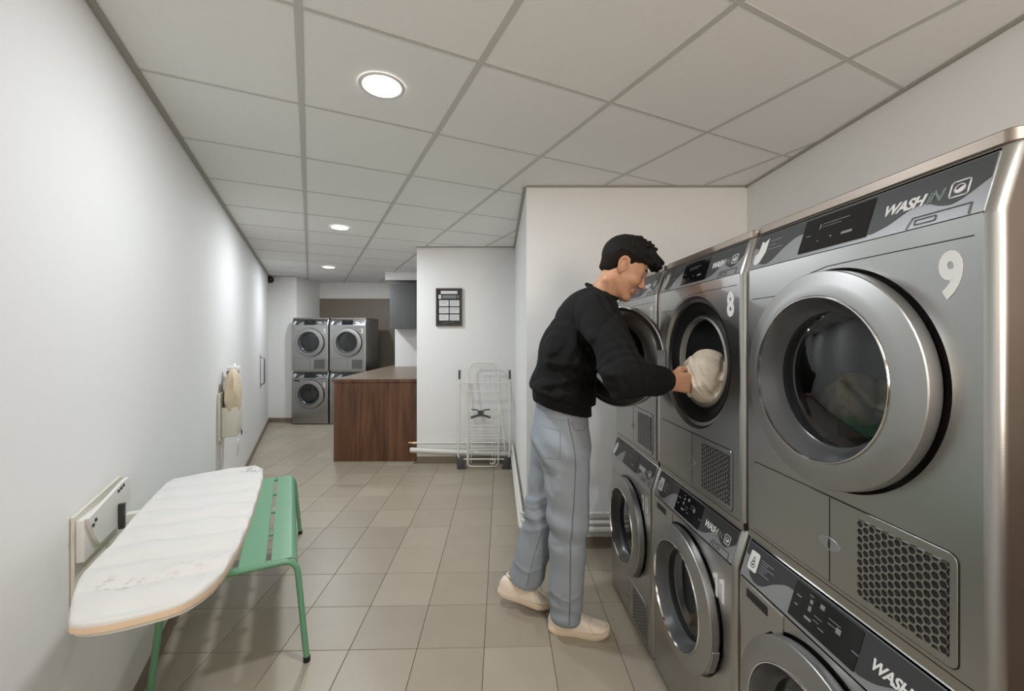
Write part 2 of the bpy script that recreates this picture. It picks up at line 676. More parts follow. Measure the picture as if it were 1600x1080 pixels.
edge_trim('trim_3', (lw(YB), YB), (lw(YD), YD), wn)
edge_trim('trim_4', (rw(YB), YB), (rw(YA), YA), (-1, 0), 0.018)
edge_trim('trim_5', (0.098, YA), (rw(YA), YA), (0, -1), 0.018)
edge_trim('trim_6', (0.036, YC), (0.098, YA), (-1, 0), 0.022)
edge_trim('trim_7', (-1.072, YC), (0.036, YC), (0, -1), 0.02)
edge_trim('trim_8', (lw(YD), YD), (-3.59, YD), (0, -1), 0.02)

# downlights (the one behind the camera too)
DL_LABELS = ['round recessed ceiling downlight nearest the camera, largest bright disc',
             'round recessed ceiling downlight in the middle of the passage row of three',
             'round recessed ceiling downlight farthest down the passage, near the stacked machines',
             'round recessed ceiling downlight behind the camera']
for (x, y, c_, p_), lb in zip(DOWNLIGHTS, DL_LABELS):
    t = empty('ceiling_downlight', (x, y, CEIL))
    tag(t, lb, 'ceiling light', 'recessed ceiling downlights')
    n = 40
    prof = [(0.075, -0.0015), (0.082, -0.005), (0.090, -0.0035), (0.092, 0.0)]
    vs = [(r * math.cos(2 * PI * k / n), r * math.sin(2 * PI * k / n), z) for r, z in prof for k in range(n)]
    fs = [(i * n + k, i * n + (k + 1) % n, (i + 1) * n + (k + 1) % n, (i + 1) * n + k) for i in range(3) for k in range(n)]
    mk('rim', mesh(vs, fs, True), M['whitemetal'], t)
    mk('diffuser', MB().prism([(0.075 * math.cos(2 * PI * k / n), 0.075 * math.sin(2 * PI * k / n)) for k in range(n)], -0.002, 0.001).mesh(),
       M['lamp_on'], t)

# ------------------------------------------------------------------ laundry machines
W2, RC, DEP = 0.298, 0.018, 0.64


def plan(yoff, ins=0.0):
    """open plan outline of the cabinet, front left round the back to front right"""
    pts = []
    w = W2 - ins
    for k in range(7):
        a = PI / 2 * k / 6
        pts.append((-(w - RC) - RC * math.sin(a), yoff + RC - RC * math.cos(a)))
    pts.append((-w, DEP - 0.01))
    pts.append((-w + 0.01, DEP))
    pts += [(-x, y) for x, y in reversed(pts)]
    return pts


def body_mesh():
    lv = [(0.012, 0.0), (0.742, 0.0), (0.748, 0.001), (0.845, 0.031), (0.850, 0.036)]
    vs, fs = [], []
    n = len(plan(0))
    for z, yo in lv:
        for x, y in plan(yo):
            vs.append((x, y, z))
    for i in range(len(lv) - 1):
        for k in range(n - 1):
            fs.append((i * n + k, i * n + k + 1, (i + 1) * n + k + 1, (i + 1) * n + k))
    fs.append(tuple((len(lv) - 1) * n + k for k in range(n)))   # top
    fs.append(tuple(range(n))[::-1])                             # bottom
    top = (len(lv) - 1) * n
    # strip above the fascia
    fs.append(((len(lv) - 2) * n, (len(lv) - 2) * n + n - 1, top + n - 1, top))
    return auto_smooth(mesh(vs, fs), 40)


def plate_mesh(zc, r, z0, z1, hw=W2 - RC):
    """flat front plate with a round hole"""
    N = 96
    angs = [2 * PI * k / N for k in range(N)]
    for x in (-hw, hw):
        for z in (z0, z1):
            angs.append(math.atan2(z - zc, x) % (2 * PI))
    angs = sorted(set(round(a, 6) for a in angs))
    inn, out, back = [], [], []
    for a in angs:
        c, s = math.cos(a), math.sin(a)
        t = 1e9
        if abs(c) > 1e-9:
            t = min(t, hw / abs(c))
        if abs(s) > 1e-9:
            t = min(t, ((z1 - zc) if s > 0 else (zc - z0)) / abs(s))
        out.append((c * t, 0, zc + s * t))
        inn.append((c * r, 0, zc + s * r))
    n = len(angs)
    vs = inn + out
    fs = [(k, (k + 1) % n, n + (k + 1) % n, n + k) for k in range(n)]
    return mesh(vs, fs)


P0 = Vector((0, -0.0015, 0.749))
PV = Vector((0, 0.030, 0.093)).normalized()
PN = Vector((1, 0, 0)).cross(PV)       # points out of the front (and up)
FH = 0.0965
FM = Matrix(((1, PV.x, PN.x, P0.x), (0, PV.y, PN.y, P0.y), (0, PV.z, PN.z, P0.z), (0, 0, 0, 1)))


def on_fascia(me):
    me.transform(FM)
    return me


def fpoly(pts, t0, t1):
    return on_fascia(MB().prism(pts, t0, t1).mesh())


def spline(pts, n=8):
    out = []
    m = len(pts)
    for i in range(m - 1):
        p0 = pts[max(i - 1, 0)]
        p1 = pts[i]
        p2 = pts[i + 1]
        p3 = pts[min(i + 2, m - 1)]
        for k in range(n):
            t = k / n
            out.append(tuple(0.5 * (2 * p1[a] + (p2[a] - p0[a]) * t + (2 * p0[a] - 5 * p1[a] + 4 * p2[a] - p3[a]) * t * t + (3 * p1[a] - p0[a] - 3 * p2[a] + p3[a]) * t ** 3) for a in (0, 1)))
    out.append(pts[-1])
    return out


def rrect(x0, x1, y0, y1, r, n=4):
    o = []
    for cx, cy, a0 in ((x1 - r, y1 - r, 0), (x0 + r, y1 - r, PI / 2), (x0 + r, y0 + r, PI), (x1 - r, y0 + r, 1.5 * PI)):
        for k in range(n + 1):
            a = a0 + PI / 2 * k / n
            o.append((cx + r * math.cos(a), cy + r * math.sin(a)))
    return o


def dark_shape():
    H = FH
    left = spline([(-0.262, 0.62 * H), (-0.250, 0.22 * H), (-0.225, 0.07 * H), (-0.195, 0.12 * H), (-0.160, 0.40 * H), (-0.125, 0.60 * H), (-0.098, 0.64 * H)])
    right = spline([(0.092, 0.10 * H), (0.125, 0.20 * H), (0.160, 0.40 * H), (0.185, 0.44 * H), (0.215, 0.30 * H), (0.240, 0.30 * H), (0.279, 0.58 * H)])
    return [(-0.279, 0.985 * H), (-0.279, 0.64 * H)] + left + right + [(0.279, 0.985 * H)]


def outline(pts, w, closed=True):
    """flat ribbon of width w along pts as list of quads"""
    mb_ = MB()
    n = len(pts)
    for i in range(n if closed else n - 1):
        a = Vector(pts[i])
        b = Vector(pts[(i + 1) % n])
        d = (b - a)
        if d.length < 1e-7:
            continue
        d = d.normalized()
        nn = Vector((-d.y, d.x)) * w / 2
        a = a - d * w * 0.3
        b = b + d * w * 0.3
        mb_.prism([tuple(a - nn), tuple(b - nn), tuple(b + nn), tuple(a + nn)], 0.0010, 0.0016)
    return mb_


def emblem_mesh():
    mb_ = outline(rrect(-0.0135, 0.0135, -0.0135, 0.0135, 0.004), 0.0022)
    c = [(0.0075 * math.cos(2 * PI * k / 20), 0.0075 * math.sin(2 * PI * k / 20)) for k in range(20)]
    m2 = outline(c, 0.0016)
    mb_.add(m2.v, m2.f)
    wave = [(-0.007, 0.0005), (-0.003, -0.002), (0.001, 0.001), (0.004, 0.003), (0.0072, 0.002), (0.005, -0.005), (0, -0.0072), (-0.005, -0.005)]
    mb_.prism(wave, 0.0010, 0.0016)
    me = mb_.mesh()
    me.transform(Matrix.Translation((0.238, 0.53 * FH, 0)))
    return on_fascia(me)


def icon_lines_mesh(kind):
    mb_ = MB()
    rows = 3 if kind == 'dryer' else 6
    for k in range(rows):
        y = 0.72 * FH - k * (0.0115 if rows == 3 else 0.0065)
        L = [0.045, 0.026, 0.052, 0.03, 0.022, 0.04][k]
        mb_.box(-0.218, -0.218 + L, y, y + 0.0022, 0.0010, 0.0014)
    return on_fascia(mb_.mesh())


DRYER_MARKS = ((-0.082, .48, .012, .02), (-0.040, .70, .070, .015), (-0.038, .63, .050, .012), (-0.047, .60, .003, .12), (-0.010, .32, .004, .04), (0.020, .30, .026, .06), (-0.044, .28, .003, .03))
WASHER_MARKS = ((-0.085, .62, .014, .03), (-0.085, .40, .01, .03), (-0.052, .82, .012, .02), (-0.047, .66, .008, .09), (-0.047, .48, .008, .12),
                (-0.052, .28, .02, .06), (-0.02, .72, .012, .10), (-0.028, .48, .022, .015), (-0.028, .38, .016, .015), (0.006, .66, .030, .015),
                (0.006, .56, .022, .015), (0.028, .50, .012, .12), (-0.012, .30, .016, .02), (0.070, .42, .016, .02))


def hex_grille(x0, x1, z0, z1):
    """sheet with hexagonal openings, real holes"""
    mb_ = MB()
    px, pz = 0.0150, 0.0150
    s = 0.0
    cols = int((x1 - x0) / (px * 0.875)) + 1
    dx = (x1 - x0) / cols
    rows = int((z1 - z0) / pz)
    dz = (z1 - z0) / rows
    bars = []
    t0, t1 = 0.0, 0.002
    for i in range(cols):
        cx = x0 + dx * (i + 0.5)
        for j in range(-1, rows + 1):
            cz = z0 + dz * (j + 0.5 + (0.5 if i % 2 else 0))
            out, inn = [], []
            for k in range(6):
                a = PI / 3 * k
                ox = cx + math.cos(a) * dx * 0.6667
                oz = cz + math.sin(a) * dz * 0.5 / 0.866
                ix = cx + math.cos(a) * dx * 0.6667 * 0.77
                iz = cz + math.sin(a) * dz * 0.5 / 0.866 * 0.77
                out.append((min(max(ox, x0), x1), min(max(oz, z0), z1)))
                inn.append((min(max(ix, x0), x1), min(max(iz, z0), z1)))
            if max(p[1] for p in inn) - min(p[1] for p in inn) < 1e-4:
                continue
            vs = [(p[0], -t1, p[1]) for p in out] + [(p[0], -t1, p[1]) for p in inn] + [(p[0], t0, p[1]) for p in inn]
            fs = [(k, (k + 1) % 6, 6 + (k + 1) % 6, 6 + k) for k in range(6)] + [(6 + k, 6 + (k + 1) % 6, 12 + (k + 1) % 6, 12 + k) for k in range(6)]
            mb_.add(vs, fs)
    return mb_.mesh()


def y_poly(pts, y0, y1, bev=0.0):
    """polygon given as (x, z) extruded between y0 and y1"""
    mt = Matrix(((1, 0, 0, 0), (0, 0, 1, 0), (0, 1, 0, 0), (0, 0, 0, 1)))
    me = MB().prism(pts, y0, y1, mt).mesh()
    return bevel(me, bev, 1) if bev else me


DOOR_R = 0.229
HX = -0.236


def machine(name, kind, loc, rz, number, label, group, open_deg=0.0, lid=True, depth_lid=DEP, num_style=(0.10, 0.0)):
    """kind: 'dryer' or 'washer'; local front faces -y"""
    t = empty(name, loc, rz)
    tag(t, label, 'dryer' if kind == 'dryer' else 'washer', group)
    zc = 0.468 if kind == 'dryer' else 0.490
    zt = 0.7465 if kind == 'dryer' else 0.742
    mk('cabinet', cached('body', body_mesh), M['steel_side'] if False else M['steel'], t)
    if lid:
        def lidf():
            pts = [(x, y) for x, y in plan(0.034, 0.002)]
            return bevel(MB().prism(pts, 0.851, 0.873).mesh(), 0.002, 1)
        mk('lid', cached('lid', lidf), M['steel_lid'], t)
    mk('front_panel', cached('plate' + kind, lambda: plate_mesh(zc, 0.238, 0.014, zt)), M['steel'], t)
    mk('door_recess', cached('rec' + kind, lambda: lathe_y([(0.238, 0.0), (0.236, 0.003), (0.228, 0.012), (0.216, 0.014), (0.214, 0.018)], 0, zc)), M['steel'], t)
    mk('door_seat', cached('seat' + kind, lambda: lathe_y([(0.215, 0.012), (0.212, 0.020), (0.185, 0.030), (0.172, 0.040), (0.165, 0.032), (0.162, 0.036)], 0, zc)), M['black'], t)
    mk('opening_rim', cached('rim' + kind, lambda: lathe_y([(0.166, 0.034), (0.160, 0.027), (0.154, 0.032), (0.152, 0.048)], 0, zc)), M['ring'], t)
    mk('drum', cached('drum' + kind, lambda: lathe_y([(0.153, 0.046), (0.160, 0.06), (0.222, 0.085), (0.225, 0.10), (0.225, 0.44), (0.20, 0.46), (0.06, 0.45)], 0, zc, closed_end=True)), M['drum'], t)
    # upper strip between plate and fascia
    if kind == 'dryer':
        def seamf():
            pts_ = [(-0.268, 0.664), (-0.185, 0.664)] + [(0.244 * math.cos(math.radians(a)), zc + 0.244 * math.sin(math.radians(a))) for a in range(126, 100, -3)] + [(-0.01, 0.7135), (0.06, 0.7145), (0.268, 0.7145)]
            q_ = MB()
            for a, b in zip(pts_[:-1], pts_[1:]):
                q_.tube([(a[0], 0.0, a[1]), (b[0], 0.0, b[1])], 0.0011, 6)
            return q_.mesh()
        mk('panel_seam', cached('seam', seamf), M['darkgrey'], t)
        mk('service_gap', cached('svcgap', lambda: y_poly(rrect(-0.2638, 0.2488, 0.0222, 0.2118, 0.0155), -0.0006, 0.0)), M['black'], t)
        sp = mk('service_panel', cached('svc', lambda: y_poly(rrect(-0.262, 0.247, 0.024, 0.210, 0.014), -0.0022, 0.0, 0.0008)), M['steel'], t)
        mk('panel_joint', cached('joint', lambda: box_mesh(-0.0012, 0.0012, -0.0026, -0.0021, 0.026, 0.208)), M['black'], sp)
        mk('grille_backing', cached('gback', lambda: y_poly([(0.070, 0.040), (0.235, 0.040), (0.235, 0.192), (0.070, 0.192)], -0.0026, -0.0023)), M['black'], sp)
        if kind == 'dryer':
            mk('grille', cached('hex', lambda: (lambda m_: (m_.transform(Matrix.Translation((0, -0.0026, 0))), m_)[1])(hex_grille(0.070, 0.235, 0.040, 0.192))), M['steel'], sp)
        mk('grip', cached('grip', lambda: y_poly([(0.030 * math.cos(a) * 1.0, 0.108 + 0.014 * math.sin(a)) for a in [2 * PI * k / 24 for k in range(24)]], -0.0034, -0.0022, 0.0006)), M['fascia'], sp)
        mk('grip_slot', cached('gslot', lambda: y_poly([(0.0028 * math.cos(a), 0.108 + 0.012 * math.sin(a)) for a in [2 * PI * k / 12 for k in range(12)]], -0.0040, -0.0033)), M['black'], sp)
    else:
        dr = mk('detergent_drawer', cached('drawer', lambda: y_poly(rrect(-0.266, -0.110, 0.672, 0.738, 0.004), -0.0020, 0.0, 0.0006)), M['steel'], t)
        mk('drawer_grip', cached('dslot', lambda: y_poly(rrect(-0.252, -0.165, 0.700, 0.724, 0.003), -0.0026, -0.0019)), M['black'], dr)
    # control panel
    cp = mk('control_panel', cached('fascia', lambda: fpoly(rrect(-0.281, 0.281, -0.001, FH, 0.002), -0.003, 0.0)), M['fascia'], t)
    mk('dark_field', cached('dark', lambda: fpoly(dark_shape(), 0.0, 0.0009)), M['charcoal'], cp)
    mk('display', cached('disp', lambda: fpoly(rrect(-0.096, 0.084, 0.08 * FH, 0.93 * FH, 0.002), 0.0009, 0.0021)), M['display'], cp)
    for k_, bx_ in enumerate(DRYER_MARKS if kind == 'dryer' else WASHER_MARKS):
        if loc[1] > 4 and k_ > 2:
            break
        mk('display_mark', cached('mk%s%d' % (kind, k_), lambda: on_fascia(MB().box(bx_[0], bx_[0] + bx_[2], bx_[1] * FH, (bx_[1] + bx_[3]) * FH, 0.0022, 0.0026).mesh())), M['print_d'], cp)

    def word(txt, x):
        def f():
            me = text_mesh(txt, 0.0290, 0.0008, 0.25, 0.0004, 0.92, 0.93)
            me.transform(Matrix.Translation((x, 0.505 * FH, 0.0012)))
            return on_fascia(me)
        return f
    mk('lettering_white', cached('wash', word('WASH', 0.146)), M['print_w'], cp)
    mk('lettering_green', cached('in', word('iN', 0.2005)), M['print_g'], cp)
    mk('emblem', cached('emb', emblem_mesh), M['print_w'], cp)

    def icon():
        if kind == 'dryer':
            pts = [(-0.266, 0.16 * FH), (-0.268, 0.40 * FH), (-0.257, 0.46 * FH), (-0.252, 0.80 * FH), (-0.240, 0.74 * FH), (-0.226, 0.84 * FH), (-0.226, 0.44 * FH), (-0.240, 0.16 * FH), (-0.254, 0.08 * FH)]
        else:
            pts = rrect(-0.262, -0.226, 0.28 * FH, 0.82 * FH, 0.006)
        return fpoly(pts, 0.0009, 0.0015)
    ic = mk('instruction_icon', cached('icon' + kind, icon), M['print_w'], cp)
    if kind == 'washer':
        def bottle():
            c = outline([(-0.244 + 0.008 * math.cos(a), 0.46 * FH + 0.008 * math.sin(a)) for a in [2 * PI * k / 16 for k in range(16)]], 0.0018)
            d = outline([(-0.248, 0.56 * FH), (-0.2455, 0.68 * FH), (-0.2425, 0.68 * FH), (-0.240, 0.56 * FH)], 0.0016)
            c.add(d.v, d.f)
            c.box(-0.2465, -0.2415, 0.43 * FH, 0.49 * FH, 0.0010, 0.0018)
            me = c.mesh()
            me.transform(Matrix.Translation((0, 0, 0.0003)))
            return on_fascia(me)
        mk('icon_drawing', cached('bottle', bottle), M['darkgrey'], cp)
    mk('instruction_lines', cached('lines' + kind, lambda: icon_lines_mesh(kind)), M['print_d'], cp)

    def tagf():
        o_ = outline([(0.165, 0.0), (0.172, 0.20 * FH), (0.262, 0.20 * FH), (0.262, 0.0)], 0.0014, False)
        p_ = outline(rrect(0.178, 0.212, 0.05 * FH, 0.14 * FH, 0.001), 0.0014)
        o_.add(p_.v, p_.f)
        return on_fascia(o_.mesh())
    mk('card_flap', cached('flap', tagf), M['darkgrey'], cp)
    # number
    if number:
        sx = 0.70 if len(number) == 1 else 0.62

        def numf():
            if '1' not in number:
                me = text_mesh(number, 0.100, 0.0042, 0, 0.0003, sx, 0.98)
            else:
                q_ = MB()
                wch = [0.036 if c_ == '1' else 0.050 for c_ in number]
                x_ = -sum(wch) / 2
                for c_, w_ in zip(number, wch):
                    if c_ == '1':
                        q_.prism([(x_ + 0.018, -0.037), (x_ + 0.031, -0.037), (x_ + 0.031, 0.037), (x_ + 0.022, 0.037), (x_ + 0.002, 0.024), (x_ + 0.006, 0.014), (x_ + 0.018, 0.020)], -0.0003, 0.0003)
                    else:
                        tm = text_mesh(c_, 0.100, 0.0042, 0, 0.0003, 0.72)
                        q_.add([(v_.co.x + x_ + w_ / 2 + 0.003, v_.co.y, v_.co.z) for v_ in tm.vertices], [tuple(p_.vertices) for p_ in tm.polygons])
                    x_ += w_
                me = q_.mesh()
            mt = Matrix(((1, 0, 0, 0.236 if len(number) == 1 else 0.214), (0, 0, -1, -0.0007), (0, 1, 0, 0.655 if kind == 'dryer' else 0.640), (0, 0, 0, 1)))
            me.transform(mt)
            return me
        mk('number', cached('num' + number + kind, numf), M['num'], t)
    # door; its origin is the hinge
    dm = Matrix.Translation((-HX, 0, -zc))

    def dl(key, prof, end=False):
        def f():
            me = lathe_y(prof, 0, zc, closed_end=end)
            me.transform(dm)
            return me
        return cached(key + kind, f)
    d = mk('door', dl('door', [(0.224, -0.003), (0.230, -0.006), (0.232, -0.010), (0.2320, -0.032), (0.2305, -0.0342), (0.205, -0.0400), (0.1815, -0.0450), (0.179, -0.0445), (0.1778, -0.041)]),
           M['ring'], t, (HX, 0, zc), (0, 0, -math.radians(open_deg)))
    def handf():
        q_ = MB()
        a_ = [math.radians(v_) for v_ in range(-34, -9, 3)]
        pts_ = [(r_ * math.cos(x_), r_ * math.sin(x_)) for r_, seq in ((0.2295, a_), (0.2385, a_[::-1])) for x_ in seq]
        mt_ = Matrix(((1, 0, 0, -HX), (0, 0, 1, 0), (0, 1, 0, 0), (0, 0, 0, 1)))
        q_.prism(pts_, -0.031, -0.008, mt_)
        return bevel(q_.mesh(), 0.0012, 1)
    if kind == 'washer':
        mk('door_handle', cached('dhandle', handf), M['ring'], d)
    mk('door_lip', dl('lip', [(0.1790, -0.043), (0.1775, -0.0475), (0.1755, -0.0475), (0.1740, -0.041)]), M['chrome'], d)
    mk('bezel', dl('bez', [(0.1745, -0.042), (0.160, -0.018), (0.149, -0.002), (0.1455, 0.0), (0.1465, 0.010)]), M['bezel'], d)
    mk('door_glass', dl('gls', [(0.1475, 0.0085), (0.143, 0.022), (0.137, 0.045), (0.128, 0.060), (0.112, 0.070), (0.08, 0.076), (0.04, 0.079)], True), M['bowl'], d)
    mk('outer_pane', dl('pane', [(0.1465, -0.001), (0.12, -0.006), (0.08, -0.010), (0.04, -0.012), (0.01, -0.0125)], True), M['glass'], d)
    mk('door_liner', dl('lin', [(0.226, -0.003), (0.212, -0.002), (0.206, 0.006), (0.198, 0.010), (0.176, 0.022), (0.156, 0.024), (0.148, 0.016), (0.1475, 0.008)]), M['liner'], d)

    def hinge():
        q = MB()
        q.box(-0.004, 0.030, -0.002, 0.009, -0.035, 0.035)
        for z in (-0.025, 0.025):
            q.tube([(0, 0.004, z - 0.008), (0, 0.004, z + 0.008)], 0.006, 10)
        return q.mesh(True)
    mk('hinge', cached('hinge', hinge), M['ring'], d)
    return t


A = 0.062
RZ = -PI / 2 + A


def face(X0, Y):
    return X0 + (2.424 - Y) * A


UPZ, LOWX, UPX = 0.862, 0.576, 0.600
CY = [2.123, 1.516, 0.909]
upl = ['steel tumble dryer marked 7, upper row behind the open door, farthest from the camera',
       'steel tumble dryer marked 8 with its round door open and cream laundry inside',
       'steel tumble dryer marked 9 with closed door, nearest in the upper row']
for Yc, nn, lb, op in zip(CY, '789', upl, (0, 140, 0)):
    machine('tumble_dryer', 'dryer', (face(UPX, Yc), Yc, UPZ), RZ, nn, lb, 'upper row of dryers', op)
lol = [('tumble_dryer', 'dryer', '10', 'steel machine marked 10, lower row beneath dryer 7, farthest from the camera'),
       ('washing_machine', 'washer', '11', 'steel washing machine marked 11, lower row beneath open dryer 8'),
       ('washing_machine', 'washer', '12', 'steel washing machine under dryer 9, cut off at the bottom right corner')]
for Yc, (nm, kd, nn, lb) in zip(CY, lol):
    machine(nm, kd, (face(LOWX, Yc), Yc, 0.0), RZ, nn, lb, 'lower row of machines', lid=False)
# far stacks
bg = [(-3.285, UPZ, 'tumble_dryer', 'dryer', '1', 'far steel tumble dryer on top of the left stack, by the white pillar'),
      (-2.672, UPZ, 'tumble_dryer', 'dryer', '2', 'far steel tumble dryer on top of the right stack, its side showing over the counter'),
      (-3.285, 0, 'washing_machine', 'washer', '5', 'far steel washing machine at the bottom of the left stack'),
      (-2.672, 0, 'washing_machine', 'washer', '6', 'far steel washing machine mostly hidden behind the wooden counter')]
for x, z, nm, kd, nn, lb in bg:
    machine(nm, kd, (x, 6.78, z), 0.0, nn, lb, 'stacked machines at the end of the passage', lid=(z > 0))
# stacking plinths between the machines
for k, Yc in enumerate(CY):
    pl = mk('stacking_bracket', box_mesh(-0.292, 0.292, 0.030, 0.60, 0.8505, 0.8735), M['steel_side'], None, (face(LOWX, Yc), Yc, 0), (0, 0, RZ))
    tag(pl, ['thin steel stacking bracket on top of machine 10', 'thin steel stacking bracket on top of machine 11, under the open dryer', 'thin steel stacking bracket under dryer 9, nearest the camera'][k],
        'bracket', 'stacking brackets')
for k, x in enumerate((-3.285, -2.672)):
    pl = mk('stacking_bracket', box_mesh(-0.292, 0.292, 0.045, 0.60, 0.8505, 0.8735), M['steel_side'], None, (x, 6.78, 0))
    tag(pl, ['thin steel stacking bracket in the far left stack', 'thin steel stacking bracket in the far right stack'][k], 'bracket', 'stacking brackets')

# ------------------------------------------------------------------ counter, cabinet, notice
ct = empty('counter', (-1.5, 4.76, 0))
tag(ct, 'dark wooden service counter with brown top, beside the white wall with the notice', 'counter')
mk('front_board', box_mesh(-0.533, 0.55, 0.0, 0.03, 0.0, 0.90), M['wood'], ct)
mk('side_board', box_mesh(-0.533, -0.503, 0.031, 2.98, 0.0, 0.90), M['wood'], ct)
mk('inner_shelf', box_mesh(-0.50, 0.42, 0.04, 1.95, 0.42, 0.44), M['wood'], ct)
mk('edge_band', box_mesh(-0.536, 0.55, -0.006, 0.02, 0.9005, 0.938, 0.001), M['wood'], ct)
mk('worktop', MB().prism([(-0.536, 0.0205), (0.425, 0.0205), (0.425, 2.035), (-0.412, 2.035), (-0.412, 3.02), (-0.536, 3.02)], 0.9005, 0.94).mesh(), M['worktop'], ct)

cb = empty('wall_cabinet', (-1.5, 6.45, 1.549))
tag(cb, 'dark grey wall cabinet hanging above the far end of the counter', 'cabinet')
mk('carcass', box_mesh(-0.39, 0.42, 0.02, 0.345, 0.0, 0.70, 0.002), M['cab'], cb)
mk('door', box_mesh(-0.39, 0.012, 0.0, 0.019, 0.0, 0.70, 0.0015), M['cab'], cb)
mk('door', box_mesh(0.016, 0.42, 0.0, 0.019, 0.0, 0.70, 0.0015), M['cab'], cb)

nt_ = empty('framed_notice', (-0.7065, YC, 1.755))
tag(nt_, 'black framed notice with six white cards on the white wall above the drying rack', 'notice')
q = MB()
for a in ((-0.147, 0.147, 0.197, 0.213), (-0.147, 0.147, -0.213, -0.197), (-0.147, -0.131, -0.197, 0.197), (0.131, 0.147, -0.197, 0.197)):
    q.box(a[0], a[1], -0.025, -0.001, a[2], a[3])
mk('frame', q.mesh(), M['frame'], nt_)
mk('poster', box_mesh(-0.131, 0.131, -0.010, -0.001, -0.197, 0.197), M['poster'], nt_)
mk('header_strip', box_mesh(-0.093, 0.093, -0.012, -0.010, 0.150, 0.184), M['paper'], nt_)
for (x0, x1, z0, z1, mm) in ((-0.12, -0.09, 0.095, 0.14, 'paper'), (-0.075, 0.08, 0.10, 0.135, 'print_d'), (0.09, 0.108, 0.105, 0.135, 'print_d')):
    mk('picture_patch', box_mesh(x0, x1, -0.012, -0.010, z0, z1), M[mm], nt_)
for r in range(3):
    for c in range(2):
        x0 = -0.112 + c * 0.120
        z1 = 0.078 - r * 0.080
        cd = mk('card', box_mesh(x0, x0 + 0.106, -0.012, -0.010, z1 - 0.066, z1), M['paper'], nt_)
        q = MB()
        for k in range(3 + (r + c) % 2):
            q.box(x0 + 0.010, x0 + 0.10 - 0.012 * ((k * 2 + c) % 3), -0.0126, -0.0121, z1 - 0.016 - k * 0.013, z1 - 0.013 - k * 0.013)
        mk('card_lines', q.mesh(), M['print_d'], cd)
q = MB()
q.tube([(-0.09, -0.0115, -0.180), (-0.03, -0.0115, -0.174), (0.02, -0.0115, -0.166), (0.06, -0.0115, -0.176)], 0.0025, 6)
mk('signature_stroke', q.mesh(True), M['print_d'], nt_)

# ------------------------------------------------------------------ pipes
def pipe(name, pts, r, label, m=None, brk=None):
    t = mk(name, MB().tube(round_path(pts, 0.05), r, 14).mesh(True), m or M['pipe'])
    tag(t, label, 'pipe', 'pipes along the foot of the walls')
    if brk:
        for p, n in brk:
            n = Vector(n)
            p = Vector(p)
            q_ = MB()
            ring = [p + Vector((0, 0, math.sin(a))) * (r + 0.003) + n * math.cos(a) * (r + 0.003) for a in [2 * PI * k / 16 for k in range(16)]]
            q_.tube(ring, 0.003, 6, closed=True)
            mk('pipe_clip', q_.mesh(True), M['pipe'], t)
    return t


pipe('water_pipe', [(-1.115, YC - 0.035, 0.236), (0.0, YC - 0.035, 0.236), (0.062, YA + 0.02, 0.246), (0.062, YA - 0.032, 0.245), (1.45, YA - 0.032, 0.245)], 0.011,
     'thin white water pipe along the wall foot, above the thick one',
     brk=[((-0.6, YC - 0.035, 0.236), (0, 1, 0)), ((0.6, YA - 0.032, 0.245), (0, 1, 0))])
pipe('drain_pipe', [(-1.135, YC - 0.045, 0.160), (-0.25, YC - 0.045, 0.118), (-0.02, YC - 0.045, 0.108)], 0.028, 'thick white drain pipe end resting low along the wall with the notice')
pipe('drain_pipe', [(0.008, YC - 0.05, 0.112), (0.066, YA - 0.02, 0.150), (0.10, YA - 0.045, 0.150), (1.45, YA - 0.045, 0.145)], 0.024, 'thick white drain pipe running along the corner wall behind the man')
pipe('heating_pipe', [(0.012, YC - 0.05, 0.175), (0.072, YA - 0.02, 0.195), (0.10, YA - 0.055, 0.195), (1.45, YA - 0.055, 0.195)], 0.014, 'middle white pipe between thin and thick pipes on the corner wall')
tag(mk('copper_stub', MB().tube([(-1.155, YC - 0.035, 0.236), (-1.116, YC - 0.035, 0.236)], 0.013, 12).mesh(True), M['copper']), 'short copper pipe stub at the edge of the white wall by the counter', 'pipe')

# ------------------------------------------------------------------ drying rack folded against the wall
rk = empty('drying_rack', (-0.31, 4.50, 0))
tag(rk, 'folded white wire drying rack with grey feet leaning against the wall below the notice', 'drying rack')


def rp(x, z, off=0.0):        # leaning plane
    return (x, off + 0.115 * z / 1.05 * 1.0, z)


def rtube(name, pts, r, m='rackwhite', n=6, rad=0.04):
    return mk(name, MB().tube(round_path(pts, rad), r, n).mesh(True), M[m], rk)


rtube('outer_frame', [rp(-0.270, 0.985), rp(-0.275, 0.10), rp(0.285, 0.10), rp(0.285, 0.985)], 0.0085, rad=0.06)
rtube('inner_frame', [rp(-0.165, 0.05, 0.02), rp(-0.175, 1.06, 0.02), rp(-0.14, 1.135, 0.02), rp(0.11, 1.135, 0.02), rp(0.165, 1.06, 0.02), rp(0.165, 0.05, 0.02)], 0.0075, rad=0.06)
rtube('leg_frame', [rp(-0.23, 0.93, -0.02), rp(-0.185, 0.72, -0.02), rp(-0.17, 0.03, -0.02), rp(0.16, 0.03, -0.02), rp(0.175, 0.72, -0.02), rp(0.235, 0.20, -0.02)], 0.0065, rad=0.05)
rtube('top_handle', [rp(-0.13, 1.105, 0.005), rp(0.12, 1.105, 0.005)], 0.006)
for x in (-0.270, 0.285):
    rtube('end_cap', [rp(x, 0.955), rp(x, 1.055)], 0.0125, 'rackgrey', 10)
